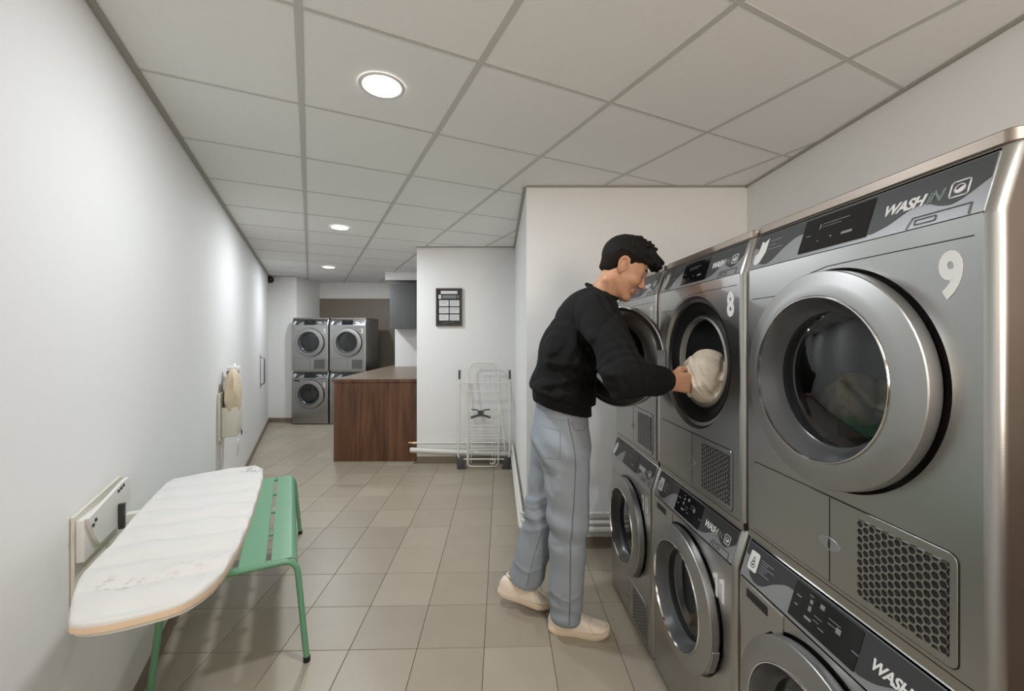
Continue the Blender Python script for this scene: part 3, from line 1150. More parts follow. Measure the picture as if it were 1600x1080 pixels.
for k, z in enumerate((0.915, 0.82, 0.60, 0.56, 0.50, 0.455, 0.42, 0.385, 0.35, 0.315, 0.275, 0.235, 0.20, 0.165)):
    w = (0.27, 0.20, 0.165)[0 if k == 0 else 1 if k == 1 else 2]
    x0, x1 = (-w, w) if k < 2 else (-0.172, 0.24 if k % 2 else 0.165)
    rtube('rail', [rp(x0, z, -0.008 + 0.012 * (k % 2)), rp(x1, z, -0.008 + 0.012 * (k % 2))], 0.0048 if k else 0.006)
for x in (-0.10, -0.05, 0.0, 0.05, 0.10, 0.13):
    rtube('wire', [rp(x, 0.84, 0.012), rp(x, 1.09, 0.012)], 0.0024, n=5)
for x in (-0.155, -0.13, 0.10, 0.13):
    rtube('wire', [rp(x, 0.06, -0.01), rp(x, 0.30, -0.01)], 0.003, n=5)
q = MB()
q.prism([(-0.028, 0.62), (0.028, 0.62), (0.034, 0.585), (0.026, 0.56), (-0.026, 0.56), (-0.034, 0.585)], 0, 0.022, Matrix(((1, 0, 0, 0), (0, 0, -1, 0.048), (0, 1, 0, 0.02), (0, 0, 0, 1))))
for s in (-1, 1):
    q.tube(round_path([(s * 0.02, 0.035, 0.635), (s * 0.05, 0.033, 0.650), (s * 0.10, 0.036, 0.652)], 0.02), 0.007, 8)
    q.tube(round_path([(s * 0.01, 0.030, 0.592), (s * 0.05, 0.028, 0.586), (s * 0.105, 0.030, 0.565)], 0.03), 0.013, 8)
o = mk('locking_clip', q.mesh(True), M['rackgrey'], rk, (-0.03, 0, -0.02))
for x in (-0.235, 0.245):
    q = MB()
    q.prism([(-0.045, 0.0), (0.045, 0.0), (0.040, 0.03), (0.012, 0.135), (-0.018, 0.135), (-0.045, 0.06)], -0.02, 0.025, Matrix(((1 if x < 0 else -1, 0, 0, 0), (0, 0, -1, 0.0), (0, 1, 0, 0.0), (0, 0, 0, 1))))
    mk('foot', bevel(q.mesh(), 0.004), M['rackgrey'], rk, (x, 0.0, 0.0))
q = MB()
ring = [(0.10 + 0.026 * math.cos(a), -0.03, 0.085 + 0.026 * math.sin(a)) for a in [-0.9 * PI + 1.7 * PI * k / 14 for k in range(15)]]
q.tube(ring, 0.006, 8)
mk('hook', q.mesh(True), M['rackwhite'], rk)

# ------------------------------------------------------------------ green bench
u = Vector((-0.4695, 0.8829, 0))            # long axis
v = Vector((-0.8829, -0.4695, 0))           # towards the wall
near_r = Vector((-0.963, 1.874, 0))
bx = near_r + u * 0.60 + v * 0.235
BM = math.atan2(u.y, u.x)
bench = empty('bench', bx, BM)              # local x = along u, local y = towards the wall
tag(bench, 'green metal bench with slatted seat, half under the ironing board', 'bench')
ZS, TH = 0.445, 0.006
HW, HL = 0.235, 0.615


def slat(y0, y1, curl=None):
    mb_ = MB()
    if not curl:
        mb_.box(-HL, HL, y0, y1, ZS - TH, ZS)
        return bevel(mb_.mesh(), 0.002, 1)
    s = curl
    prof = [(y0 if s > 0 else y1, ZS)]
    edge = y1 if s > 0 else y0
    c = (edge - s * 0.03, ZS - 0.03)
    for k in range(7):
        a = PI / 2 - PI / 2 * k / 6
        prof.append((c[0] + s * 0.03 * math.cos(a), c[1] + 0.03 * math.sin(a)))
    inner = []
    for k in range(6, -1, -1):
        a = PI / 2 - PI / 2 * k / 6
        inner.append((c[0] + s * 0.025 * math.cos(a), c[1] + 0.025 * math.sin(a)))
    inner.append((prof[0][0], ZS - 0.005))
    pr = prof + inner
    n = len(pr)
    vs = [(-HL, y, z) for y, z in pr] + [(HL, y, z) for y, z in pr]
    fs = [tuple(range(n)), tuple(range(n, 2 * n))[::-1]] + [(i, (i + 1) % n, n + (i + 1) % n, n + i) for i in range(n)]
    return auto_smooth(mesh(vs, fs), 40)


gp = 0.020
ws = (2 * HW - 3 * gp) / 4
for k in range(4):
    y0 = -HW + k * (ws + gp)
    mk('slat', slat(y0, y0 + ws, -1 if k == 0 else 1 if k == 3 else None), M['green'], bench)
for x in (-0.60, -0.30, 0.0, 0.30, 0.60):
    q = MB()
    q.box(x - 0.012, x + 0.012, -HW + 0.03, HW - 0.03, ZS - 0.018, ZS - 0.0065)
    mk('cross_bar', q.mesh(), M['green'], bench)
for sx in (-1, 1):
    q = MB()
    pts = [(sx * (HL + 0.055), -HW - 0.035, 0.008), (sx * (HL + 0.006), -HW + 0.004, ZS - 0.012), (sx * (HL + 0.006), HW - 0.004, ZS - 0.012), (sx * (HL + 0.055), HW + 0.035, 0.008)]
    q.tube(round_path(pts, 0.06, 7), 0.0125, 12)
    lg = mk('leg_frame', q.mesh(True), M['green'], bench)
    for p in (pts[0], pts[3]):
        q = MB()
        q.tube([(p[0], p[1], 0.0), (p[0], p[1], 0.022)], 0.0145, 12)
        mk('foot_cap', q.mesh(True), M['black'], lg)

# ------------------------------------------------------------------ ironing board on its wall bracket
ZB = 0.87


def on_plane(px, py, z):
    Y = (CAMZ - z) * F / (py - 526.8)
    return ((px - 800) / F * Y, Y)


OUT = [(411, 731), (399.7, 726.4), (360, 731), (310, 739.5), (272, 746.5), (258, 755), (234.3, 779), (206, 809), (174.5, 848), (132, 890), (120, 907), (111.5, 932), (107, 955), (106, 970), (110, 975),
       (130, 975.5), (160, 972), (195, 965), (231, 956), (258, 949), (282, 941), (302, 931), (319, 920), (336, 906), (350, 890), (361, 873), (371.5, 855), (381, 835), (389, 816), (395, 800), (399, 786), (406, 764), (411, 745)]
board_xy = [on_plane(a, b, ZB) for a, b in OUT]
bc = Vector((sum(p[0] for p in board_xy) / len(board_xy), sum(p[1] for p in board_xy) / len(board_xy)))
ib = empty('ironing_board', (bc.x, bc.y, 0))
tag(ib, 'white padded ironing board swung out from its wall bracket above the green bench', 'ironing board')


def pad_mesh():
    """domed pad with soft cross ripples: grid clipped to the outline by radial shells"""
    pts = [Vector((p[0] - bc.x, p[1] - bc.y)) for p in board_xy]
    dense = []
    n = len(pts)
    for i in range(n):
        a, b = pts[i], pts[(i + 1) % n]
        k = max(1, int((b - a).length / 0.011))
        for j in range(k):
            dense.append(a.lerp(b, j / k))
    n = len(dense)
    ax = Vector((wd.x, wd.y))
    shells = [1.0, 0.995, 0.98, 0.96, 0.94, 0.915] + [0.89 - 0.028 * k_ for k_ in range(31)]
    vs, fs = [], []

    def zz(p, s):
        e = min(1, (1 - s) / 0.06)
        rip = 0.0105 * (abs(math.sin(PI * (p.dot(ax) + 0.12 * p.dot(Vector((ax.y, -ax.x))) + 0.004 * math.sin(31 * p.x)) / 0.118)) ** 0.8 - 0.6) * e
        rip += 0.0016 * math.sin(p.x * 47 + 3 * math.sin(p.y * 23)) * e
        return rip
    for d in dense:
        vs.append((d.x, d.y, ZB - 0.020))
    for s in shells:
        for d in dense:
            p = d * s
            dz = -0.008 if s == 1.0 else (-0.003 if s == 0.995 else 0)
            vs.append((p.x, p.y, ZB + dz + zz(p, s)))
    vs.append((0, 0, ZB + zz(Vector((0, 0)), 0)))
    L = len(shells) + 1
    for i in range(L - 1):
        for k in range(n):
            k2 = (k + 1) % n
            fs.append((i * n + k, i * n + k2, (i + 1) * n + k2, (i + 1) * n + k))
    for k in range(n):
        fs.append(((L - 1) * n + k, (L - 1) * n + (k + 1) % n, L * n))
    fs.append(tuple(range(n))[::-1])
    me = mesh(vs, fs)
    me.materials.append(M['cover'])
    me.materials.append(M['pad'])
    for p in me.polygons:
        if abs(p.normal.z) < 0.75 and p.center.z < ZB - 0.006:
            p.material_index = 1
    return auto_smooth(me, 60)


mk('padded_cover', pad_mesh(), None, ib)
pts = [((p[0] - bc.x) * 0.97, (p[1] - bc.y) * 0.97) for p in board_xy]
mk('board_base', MB().prism(pts, ZB - 0.032, ZB - 0.0205).mesh(), M['cream'], ib)
# scorch marks and dirt
sx_, sy_ = on_plane(190, 911, ZB)
stain(M['cover'], (sx_ - bc.x, sy_ - bc.y, ZB), 0.085, 0.040, 0.25, srgb(140, 124, 112))
sx_, sy_ = on_plane(400, 734, ZB)
stain(M['cover'], (sx_ - bc.x, sy_ - bc.y, ZB), 0.07, 0.07, 0.0, srgb(120, 110, 104))
sx_, sy_ = on_plane(290, 890, ZB)
stain(M['cover'], (sx_ - bc.x, sy_ - bc.y, ZB), 0.12, 0.08, 0.6, srgb(196, 186, 176))

# wall bracket
yb0, yb1 = 1.165, 1.475
br = empty('ironing_board_bracket', (lw(1.32), 1.32, 0.0), math.atan2(wd.y, wd.x))     # local x along the wall, local y into the wall(-y = room)
tag(br, 'white and beige folding metal wall bracket holding the white ironing board', 'bracket')
# local +y: rotate x->wd ; y -> left normal of wd = into the wall
WX = Matrix(((1, 0, 0, 0), (0, 0, 1, 0), (0, 1, 0, 0), (0, 0, 0, 1)))
mk('wall_plate', bevel(MB().prism([(-0.172, 0.60), (0.02, 0.60), (0.172, 0.72), (0.172, 0.93), (0.150, 0.935), (-0.172, 0.915)], -0.010, -0.001, WX).mesh(), 0.003, 1), M['cream'], br)
mk('top_flap', bevel(MB().prism([(-0.172, 0.905), (-0.13, 0.835), (-0.10, 0.80), (0.055, 0.80), (0.145, 0.86), (0.125, 0.935), (0.08, 0.935)], -0.040, -0.030, WX).mesh(), 0.002, 1), M['whitemetal'], br)
mk('side_box', box_mesh(-0.165, 0.12, -0.030, -0.010, 0.78, 0.90, 0.003), M['whitemetal'], br)
q = MB()
q.box(0.030, 0.044, -0.056, -0.041, 0.79, 0.872)
mk('pivot', q.mesh(), M['darkgrey'], br)
q = MB()
q.box(0.034, 0.058, -0.30, -0.0565, 0.803, 0.836)
mk('support_arm', bevel(q.mesh(), 0.003, 1), M['whitemetal'], br)
for x, z in ((-0.145, 0.875), (-0.128, 0.885), (0.035, 0.915), (0.055, 0.918), (0.075, 0.921)):
    q = MB()
    q.tube([(x, -0.0435, z), (x, -0.040, z)], 0.005, 10)
    mk('screw', q.mesh(True), M['darkgrey'], br)

# second, folded-up board farther along the wall
Yf = 3.22
fb = empty('folded_ironing_board', (lw(Yf), Yf, 0.055), math.atan2(wd.y, wd.x))
tag(fb, 'folded wall-mounted ironing board with worn cream cover, farther along the left wall', 'ironing board')
mk('back_plate', box_mesh(-0.20, 0.13, -0.02, -0.001, 0.60, 0.95, 0.004), M['cream'], fb)
mk('housing', box_mesh(-0.17, 0.10, -0.12, -0.021, 0.62, 0.84, 0.008), M['cream'], fb)


def cloth_bundle():
    vs, fs = [], []
    n, m_ = 20, 16
    for i in range(m_ + 1):
        t = i / m_
        z = 0.78 + 0.34 * t
        wx = 0.105 * (math.sin(PI * min(1, t * 0.86 + 0.14)) ** 0.6) + 0.01
        wy = 0.052 * (math.sin(PI * min(1, t * 0.9 + 0.1)) ** 0.5) + 0.006
        for k in range(n):
            a = 2 * PI * k / n
            rr = 1 + 0.10 * math.sin(5 * a + 3 * t) + 0.06 * math.sin(9 * a - 7 * t)
            vs.append((-0.08 + wx * rr * math.cos(a) + 0.02 * t, -0.080 + wy * rr * math.sin(a), z))
    for i in range(m_):
        for k in range(n):
            fs.append((i * n + k, i * n + (k + 1) % n, (i + 1) * n + (k + 1) % n, (i + 1) * n + k))
    fs.append(tuple(range(n))[::-1])
    fs.append(tuple(m_ * n + k for k in range(n)))
    return auto_smooth(mesh(vs, fs), 60)


mk('folded_cover', cloth_bundle(), M['greycloth'], fb)
mk('folded_board', bevel(MB().prism(rrect(0.005, 0.075, 0.74, 1.14, 0.03), -0.115, -0.03, WX).mesh(), 0.006), M['whitemetal'], fb)
mk('dark_gap', box_mesh(-0.006, 0.004, -0.11, -0.03, 0.76, 1.10), M['darkgrey'], fb)
q = MB()
q.tube(round_path([(0.06, -0.05, 1.05), (0.08, -0.07, 1.15), (0.16, -0.07, 1.13), (0.165, -0.04, 0.95)], 0.03), 0.012, 8)
mk('hinge_arm', q.mesh(True), M['whitemetal'], fb)
mk('latch_box', box_mesh(0.13, 0.19, -0.07, -0.001, 0.70, 0.84, 0.004), M['cream'], fb)
for x, z in ((0.15, 0.82), (0.15, 0.72)):
    mk('screw', box_mesh(x, x + 0.018, -0.074, -0.0705, z - 0.008, z + 0.008), M['darkgrey'], fb)
mk('latch_tab', box_mesh(0.02, 0.05, -0.127, -0.1205, 0.595, 0.63), M['darkgrey'], fb)
q = MB()
q.tube([(-0.08, -0.01, 0.60), (-0.08, -0.01, 0.36)], 0.006, 8)
mk('cord', q.mesh(True), M['whitemetal'], fb)

# small fittings on the left wall
def wall_item(name, Y, label, cat):
    t_ = empty(name, (lw(Y), Y, 0.0), math.atan2(wd.y, wd.x))
    return tag(t_, label, cat)


t_ = wall_item('wall_socket', 3.92, 'small white flush socket plate low on the left wall past the folded board', 'socket')
mk('plate', box_mesh(-0.04, 0.04, -0.010, -0.001, 0.33, 0.46, 0.003), M['socket'], t_)
mk('socket_face', box_mesh(-0.025, 0.025, -0.013, -0.0101, 0.36, 0.43, 0.001), M['cream'], t_)
t_ = wall_item('door_pull', 5.75, 'slim metal pull handle on the left wall near its far end', 'handle')
q = MB()
q.tube(round_path([(0, -0.002, 1.15), (0, -0.05, 1.13), (0, -0.05, 0.78), (0, -0.002, 0.76)], 0.03), 0.011, 8)
mk('bar', q.mesh(True), M['steel_side'], t_)
mk('back_plate', box_mesh(-0.03, 0.03, -0.006, -0.001, 0.72, 1.18, 0.002), M['fascia'], t_)
# security camera
sc_ = empty('security_camera', (-3.97, 6.86, 2.36))
tag(sc_, 'small dark round security camera in the far upper left corner of the passage', 'camera')
q = MB()
q.tube([(-0.02, 0.085, 0.03), (-0.02, 0.03, 0.01)], 0.05, 20)
mk('mount', q.mesh(True), M['whitemetal'], sc_)
bm = bmesh.new()
bmesh.ops.create_uvsphere(bm, u_segments=20, v_segments=12, radius=0.055)
me = bpy.data.meshes.new('m')
bm.to_mesh(me)
bm.free()
mk('dome', auto_smooth(me, 60), M['display'], sc_, (0, -0.005, 0.0))


# ------------------------------------------------------------------ soft bodies: implicit shapes meshed with surface nets
def nets(Fd, org, h):
    """naive surface nets on a scalar grid; negative is inside"""
    nx, ny, nz = Fd.shape
    ins = Fd < 0
    cs = [(a, b, c) for a in (0, 1) for b in (0, 1) for c in (0, 1)]

    def sub(arr, c):
        return arr[c[0]:nx - 1 + c[0], c[1]:ny - 1 + c[1], c[2]:nz - 1 + c[2]]
    cnt = sum(sub(ins, c).astype(np.int8) for c in cs)
    act = (cnt > 0) & (cnt < 8)
    idx = -np.ones(act.shape, dtype=np.int64)
    cells = np.argwhere(act)
    idx[act] = np.arange(len(cells))
    pos = np.zeros((len(cells), 3))
    num = np.zeros(len(cells))
    for a in cs:
        for ax in range(3):
            if a[ax] == 1:
                continue
            b = list(a)
            b[ax] = 1
            fa = Fd[cells[:, 0] + a[0], cells[:, 1] + a[1], cells[:, 2] + a[2]]
            fb_ = Fd[cells[:, 0] + b[0], cells[:, 1] + b[1], cells[:, 2] + b[2]]
            cr = (fa < 0) != (fb_ < 0)
            t = np.where(cr, fa / np.where(cr, fa - fb_, 1), 0)
            p = np.repeat(np.array(a, float)[None], len(cells), 0)
            p[:, ax] += t
            pos[cr] += p[cr]
            num[cr] += 1
    pos = (cells + pos / num[:, None]) * h + np.array(org)
    faces = []
    for ax in range(3):
        o1, o2 = [(1, 2), (2, 0), (0, 1)][ax]
        sl0 = [slice(1, -1)] * 3
        sl1 = [slice(1, -1)] * 3
        sl0[ax] = slice(0, -1)
        sl1[ax] = slice(1, None)
        A_ = ins[tuple(sl0)]
        B_ = ins[tuple(sl1)]
        e = np.argwhere(A_ != B_)
        if len(e) == 0:
            continue
        flip = A_[e[:, 0], e[:, 1], e[:, 2]]
        base = e.copy()
        base[:, o1] += 1
        base[:, o2] += 1
        q_ = []
        for d1, d2 in ((0, 0), (-1, 0), (-1, -1), (0, -1)):
            c = base.copy()
            c[:, o1] += d1
            c[:, o2] += d2
            q_.append(idx[c[:, 0], c[:, 1], c[:, 2]])
        q_ = np.stack(q_, 1)
        q_[flip] = q_[flip][:, ::-1]
        faces.append(q_)
    faces = np.concatenate(faces)
    return pos, faces


def smin(a, b, k):
    hh = np.clip(0.5 + 0.5 * (b - a) / k, 0, 1)
    return b * (1 - hh) + a * hh - k * hh * (1 - hh)


def smax(a, b, k):
    return -smin(-a, -b, k)


def cap_(P, a, b, ra, rb):
    a = np.array(a, float)
    b = np.array(b, float)
    ab = b - a
    t = np.clip(((P - a) @ ab) / (ab @ ab), 0, 1)
    return np.linalg.norm(P - a - t[..., None] * ab, axis=-1) - (ra + (rb - ra) * t)


def caps_wide(P, a, b, ra, rb, sy):
    """capsule stretched by sy along y about its own axis"""
    a = np.array(a, float)
    b = np.array(b, float)
    ab = b - a
    t = np.clip(((P - a) @ ab) / (ab @ ab), 0, 1)
    D = P - a - t[..., None] * ab
    D = D * np.array([1, 1 / sy, 1])
    return np.linalg.norm(D, axis=-1) - (ra + (rb - ra) * t)


def ell(P, c, r, R=None):
    D = P - np.array(c, float)
    if R is not None:
        D = D @ R
    r = np.array(r, float)
    k0 = np.linalg.norm(D / r, axis=-1)
    k1 = np.linalg.norm(D / (r * r), axis=-1)
    return k0 * (k0 - 1) / np.maximum(k1, 1e-9)


def solid(fn, lo, hi, h):
    lo = np.array(lo, float)
    hi = np.array(hi, float)
    n = np.ceil((hi - lo) / h).astype(int) + 1
    g = np.stack(np.meshgrid(*[lo[i] + h * np.arange(n[i]) for i in range(3)], indexing='ij'), -1)
    Fd = fn(g)
    for ax in range(3):                      # keep it closed at the box
        s0 = [slice(None)] * 3
        s0[ax] = 0
        Fd[tuple(s0)] = np.maximum(Fd[tuple(s0)], h)
        s0[ax] = -1
        Fd[tuple(s0)] = np.maximum(Fd[tuple(s0)], h)
    return nets(Fd, lo, h)


def solid_mesh(parts):
    me = bpy.data.meshes.new('m')
    V, Q, n = [], [], 0
    for p, f in parts:
        V.append(p)
        Q.append(f + n)
        n += len(p)
    V = np.concatenate(V)
    Q = np.concatenate(Q)
    me.from_pydata(V.tolist(), [], Q.tolist())
    me.polygons.foreach_set('use_smooth', [True] * len(me.polygons))
    me.update()
    return me


# ------------------------------------------------------------------ the man
HC = Vector((0.478, 1.78, 1.7176))          # middle of the head
PIT = math.radians(30)
YAW = math.radians(-7)
HR = (Matrix.Rotation(YAW, 3, 'Z') @ Matrix.Rotation(PIT, 3, 'Y'))
HRn = np.array(HR)


def hl(P):                                   # world -> head frame
    return (P - np.array(HC)) @ HRn


def hw(x, y, z):
    return tuple(HR @ Vector((x, y, z)) + HC)


def head_sdf(P):
    Q = hl(P)
    A_ = np.abs
    Qs = np.stack([Q[..., 0], A_(Q[..., 1]), Q[..., 2]], -1)
    d = ell(Q, (-0.012, 0, 0.035), (0.098, 0.076, 0.088))
    d = smin(d, ell(Q, (0.028, 0, -0.020), (0.066, 0.062, 0.086)), 0.03)
    # jaw and chin
    d = smin(d, cap_(Qs, (-0.018, 0.052, -0.062), (0.058, 0.016, -0.108), 0.016, 0.017), 0.03)
    d = smin(d, ell(Q, (0.072, 0, -0.108), (0.019, 0.022, 0.016)), 0.018)
    # brow, cheek
    d = smin(d, cap_(Qs, (0.083, 0.008, 0.014), (0.066, 0.042, 0.012), 0.010, 0.009), 0.014)
    d = smin(d, ell(Qs, (0.060, 0.040, -0.034), (0.024, 0.020, 0.020)), 0.02)
    # eye sockets
    d = smax(d, -(ell(Qs, (0.094, 0.032, -0.004), (0.013, 0.016, 0.010))), 0.010)
    # nose
    d = smin(d, cap_(Q, (0.086, 0, 0.004), (0.110, 0, -0.036), 0.0075, 0.0100), 0.009)
    d = smin(d, ell(Qs, (0.100, 0.011, -0.041), (0.010, 0.0075, 0.007)), 0.006)
    # lips
    d = smin(d, cap_(Qs, (0.090, 0.0, -0.066), (0.078, 0.020, -0.068), 0.0065, 0.004), 0.007)
    d = smin(d, cap_(Qs, (0.088, 0.0, -0.078), (0.077, 0.018, -0.076), 0.0070, 0.004), 0.007)
    # ear: rim around a hollow
    E = Qs - np.array([-0.012, 0.078, -0.006])
    a = math.radians(-12)
    ex = E[..., 0] * math.cos(a) - E[..., 2] * math.sin(a)
    ez = E[..., 0] * math.sin(a) + E[..., 2] * math.cos(a)
    ey = E[..., 1] - 0.006 + 0.25 * ex
    rr = np.sqrt((ex / 0.68) ** 2 + ez ** 2)
    rim = np.sqrt((rr - 0.026) ** 2 * 0.72 + ey ** 2) - 0.0048
    d = smin(d, rim, 0.004)
    d = smin(d, np.sqrt((ex / 0.014) ** 2 + (ez / 0.024) ** 2 + ((ey + 0.008) / 0.007) ** 2) * 0.009 - 0.009, 0.005)
    d = smin(d, ell(Qs, (-0.006, 0.078, -0.036), (0.008, 0.005, 0.009)), 0.005)
    # neck
    d = smin(d, caps_wide(P, (0.365, 1.825, 1.555), (0.425, 1.785, 1.665), 0.060, 0.054, 1.05), 0.025)
    d = smin(d, cap_(P, (0.395, 1.74, 1.66), (0.435, 1.80, 1.56), 0.016, 0.014), 0.02)
    return d


J = dict(rsh=(0.345, 1.665, 1.510), rel=(0.384, 1.405, 1.285), rwr=(0.572, 1.530, 1.256),
         lsh=(0.290, 2.015, 1.500), lel=(0.235, 2.130, 1.230), lwr=(0.300, 2.130, 0.990))

# right hand: frame at the wrist, forward along the forearm, thumb on top
fw = (Vector((0.690, 1.535, 1.250)) - Vector(J['rwr'])).normalized()
upv = (Vector((0, 0, 1)) - fw * fw.z).normalized()
sd = fw.cross(upv).normalized()             # out of the back of the hand, towards the camera
if sd.y > 0:
    sd = -sd
W = Vector(J['rwr'])


def hp(f, s, z):
    return W + fw * f + sd * s + upv * z


def hand_sdf(P):
    d = cap_(P, hp(-0.04, 0, 0), hp(0.012, 0, 0), 0.027, 0.026)
    palm = None
    for k, z in enumerate((0.026, 0.008, -0.010, -0.027)):
        c = cap_(P, hp(0.010, 0.0, z * 0.55), hp(0.078 - 0.004 * abs(k - 1), 0.002, z), 0.0165, 0.0115)
        palm = c if palm is None else smin(palm, c, 0.012)
    d = smin(d, palm, 0.014)
    L = ((0.036, 0.024, 0.019), (0.041, 0.027, 0.020), (0.038, 0.025, 0.020), (0.030, 0.019, 0.018))
    for k, z in enumerate((0.026, 0.008, -0.010, -0.027)):
        f0, s0 = 0.078 - 0.004 * abs(k - 1), 0.002
        ang = 0.25
        p = (f0, s0)
        zz = z
        f = None
        for j in range(3):
            ang += (0.05, 0.70, 0.62)[j] + 0.03 * k
            q_ = (p[0] + L[k][j] * math.cos(ang), p[1] - L[k][j] * math.sin(ang))
            c = cap_(P, hp(p[0], p[1], zz), hp(q_[0], q_[1], zz * 1.06), 0.0098 - 0.0009 * j, 0.0090 - 0.0009 * j)
            f = c if f is None else smin(f, c, 0.003)
            p = q_
            zz *= 1.06
        d = smin(d, f, 0.004)
    th = smin(cap_(P, hp(0.012, -0.004, 0.016), hp(0.048, -0.012, 0.046), 0.0155, 0.0118), cap_(P, hp(0.048, -0.012, 0.046), hp(0.080, -0.022, 0.050), 0.0112, 0.0100), 0.006)
    th = smin(th, cap_(P, hp(0.080, -0.022, 0.050), hp(0.103, -0.033, 0.042), 0.0100, 0.0085), 0.004)
    return smin(d, th, 0.010)


def lhand_sdf(P):
    w = Vector(J['lwr'])
    d = cap_(P, w + Vector((-0.01, 0, 0.04)), w, 0.026, 0.025)
    for k in range(4):
        b = w + Vector((0.012 + (k - 1.5) * 0.018, 0.0, -0.085))
        d = smin(d, cap_(P, w + Vector(((k - 1.5) * 0.008, 0, -0.01)), b, 0.017, 0.0115), 0.012)
        m_ = b + Vector((0.006, -0.012, -0.040 + 0.004 * abs(k - 1)))
        e_ = m_ + Vector((0.004, -0.020, -0.026))
        d = smin(d, smin(cap_(P, b, m_, 0.0095, 0.0088), cap_(P, m_, e_, 0.0088, 0.0075), 0.003), 0.004)
    t1 = w + Vector((0.045, -0.018, -0.050))
    d = smin(d, smin(cap_(P, w + Vector((0.015, -0.005, -0.012)), t1, 0.015, 0.0115), cap_(P, t1, t1 + Vector((0.010, -0.014, -0.045)), 0.0112, 0.009), 0.005), 0.01)
    return d


LEG = dict(rh=(0.248, 1.885, 0.93), rk=(0.262, 1.925, 0.52), ra=(0.262, 2.000, 0.10),
           lh=(0.215, 2.060, 0.93), lk=(0.165, 2.110, 0.55), la=(0.070, 2.180, 0.15))


def core_sdf(P):
    d = caps_wide(P, (0.23, 1.96, 0.98), (0.31, 1.87, 1.42), 0.09, 0.10, 1.45)
    d = smin(d, cap_(P, (0.30, 1.87, 1.42), (0.37, 1.82, 1.56), 0.09, 0.055), 0.05)
    for a, b, ra, rb in (('rsh', 'rel', .052, .042), ('rel', 'rwr', .040, .026), ('lsh', 'lel', .052, .042), ('lel', 'lwr', .040, .026)):
        d = smin(d, cap_(P, J[a], J[b], ra, rb), 0.02)
    for a, b, ra, rb in (('rh', 'rk', .078, .052), ('rk', 'ra', .050, .038), ('lh', 'lk', .078, .052), ('lk', 'la', .050, .038)):
        d = smin(d, cap_(P, LEG[a], LEG[b], ra, rb), 0.02)
    return d


person = mk('person', solid_mesh([
    solid(head_sdf, (0.29, 1.66, 1.50), (0.62, 1.90, 1.86), 0.0028),
    solid(hand_sdf, tuple(np.array(W) - 0.075 - np.array([0, .03, 0])), tuple(np.array(W) + np.array([0.19, 0.17, 0.10])), 0.0024),
    solid(lhand_sdf, tuple(np.array(J['lwr']) - np.array([.07, .08, .19])), tuple(np.array(J['lwr']) + 0.07), 0.0032),
    solid(core_sdf, (-0.1, 1.38, 0.0), (0.72, 2.32, 1.62), 0.011)]), M['skin'])
tag(person, 'young man in black sweatshirt and light jeans reaching into the open dryer', 'person')

# ---- hair
hr_ = random.Random(7)
TUFTS = []
for i in range(80):
    y = hr_.uniform(-0.060, 0.060)
    x = hr_.uniform(-0.065, 0.085)
    zt = 0.035 + 0.088 * math.sqrt(max(0.05, 1 - ((x + 0.012) / 0.104) ** 2 - (y / 0.082) ** 2))
    a = (x, y, zt - 0.004)
    L_ = hr_.uniform(0.022, 0.040)
    b = (x + L_ * 0.9, y * 1.06 + hr_.uniform(-0.008, 0.008), zt + hr_.uniform(0.008, 0.022) - max(0, x) * 0.16)
    TUFTS.append((a, b, hr_.uniform(0.011, 0.014), hr_.uniform(0.004, 0.008)))
for i in range(14):
    y = -0.05 + 0.1 * i / 13 + hr_.uniform(-0.006, 0.006)
    a = (0.070, y, 0.088)
    b = (0.122 + hr_.uniform(-0.012, 0.006), y * 0.95, 0.066 + hr_.uniform(-0.014, 0.024))
    TUFTS.append((a, b, 0.019, 0.010))


def hair_sdf(P):
    Q = hl(P)
    d = ell(Q, (-0.012, 0, 0.041), (0.106, 0.081, 0.094))
    # hairline: keep what is above a tilted line, lower at the back
    x, y, z = Q[..., 0], Q[..., 1], Q[..., 2]
    line = np.where(x > -0.045, 0.046 + 0.35 * np.maximum(0, x - 0.03), 0.046 + (x + 0.045) * 1.9)
    d = smax(d, (line - z) * 0.6, 0.006)
    d = smax(d, x - (0.088 + 0.12 * (z - 0.06)), 0.006)
    for a, b, ra, rb in TUFTS:
        d = smin(d, cap_(Q, a, b, ra, rb), 0.006)
    d = d + 0.0011 * np.sin(430 * y + 60 * x) * np.sin(190 * x + 40 * z)
    return d


def side_sdf(P):
    Q = hl(P)
    x, y, z = Q[..., 0], Q[..., 1], Q[..., 2]
    d = ell(Q, (-0.012, 0, 0.0345), (0.1005, 0.0785, 0.0905))
    d = smin(d, caps_wide(Q, (-0.050, 0, 0.0), (-0.052, 0, -0.032), 0.046, 0.044, 1.25), 0.02)
    low = np.where(x > 0.020, 0.022, np.where(x > -0.028, 0.024, -0.052 + 0.0 * x))
    low = np.where((x > 0.004) & (x < 0.024), -0.014, low)
    d = smax(d, (low - z) * 0.7, 0.004)
    d = smax(d, x - 0.062, 0.004)
    d = smax(d, -ell(np.stack([x, np.abs(y), z], -1), (-0.014, 0.085, -0.004), (0.027, 0.03, 0.036)), 0.004)
    return d


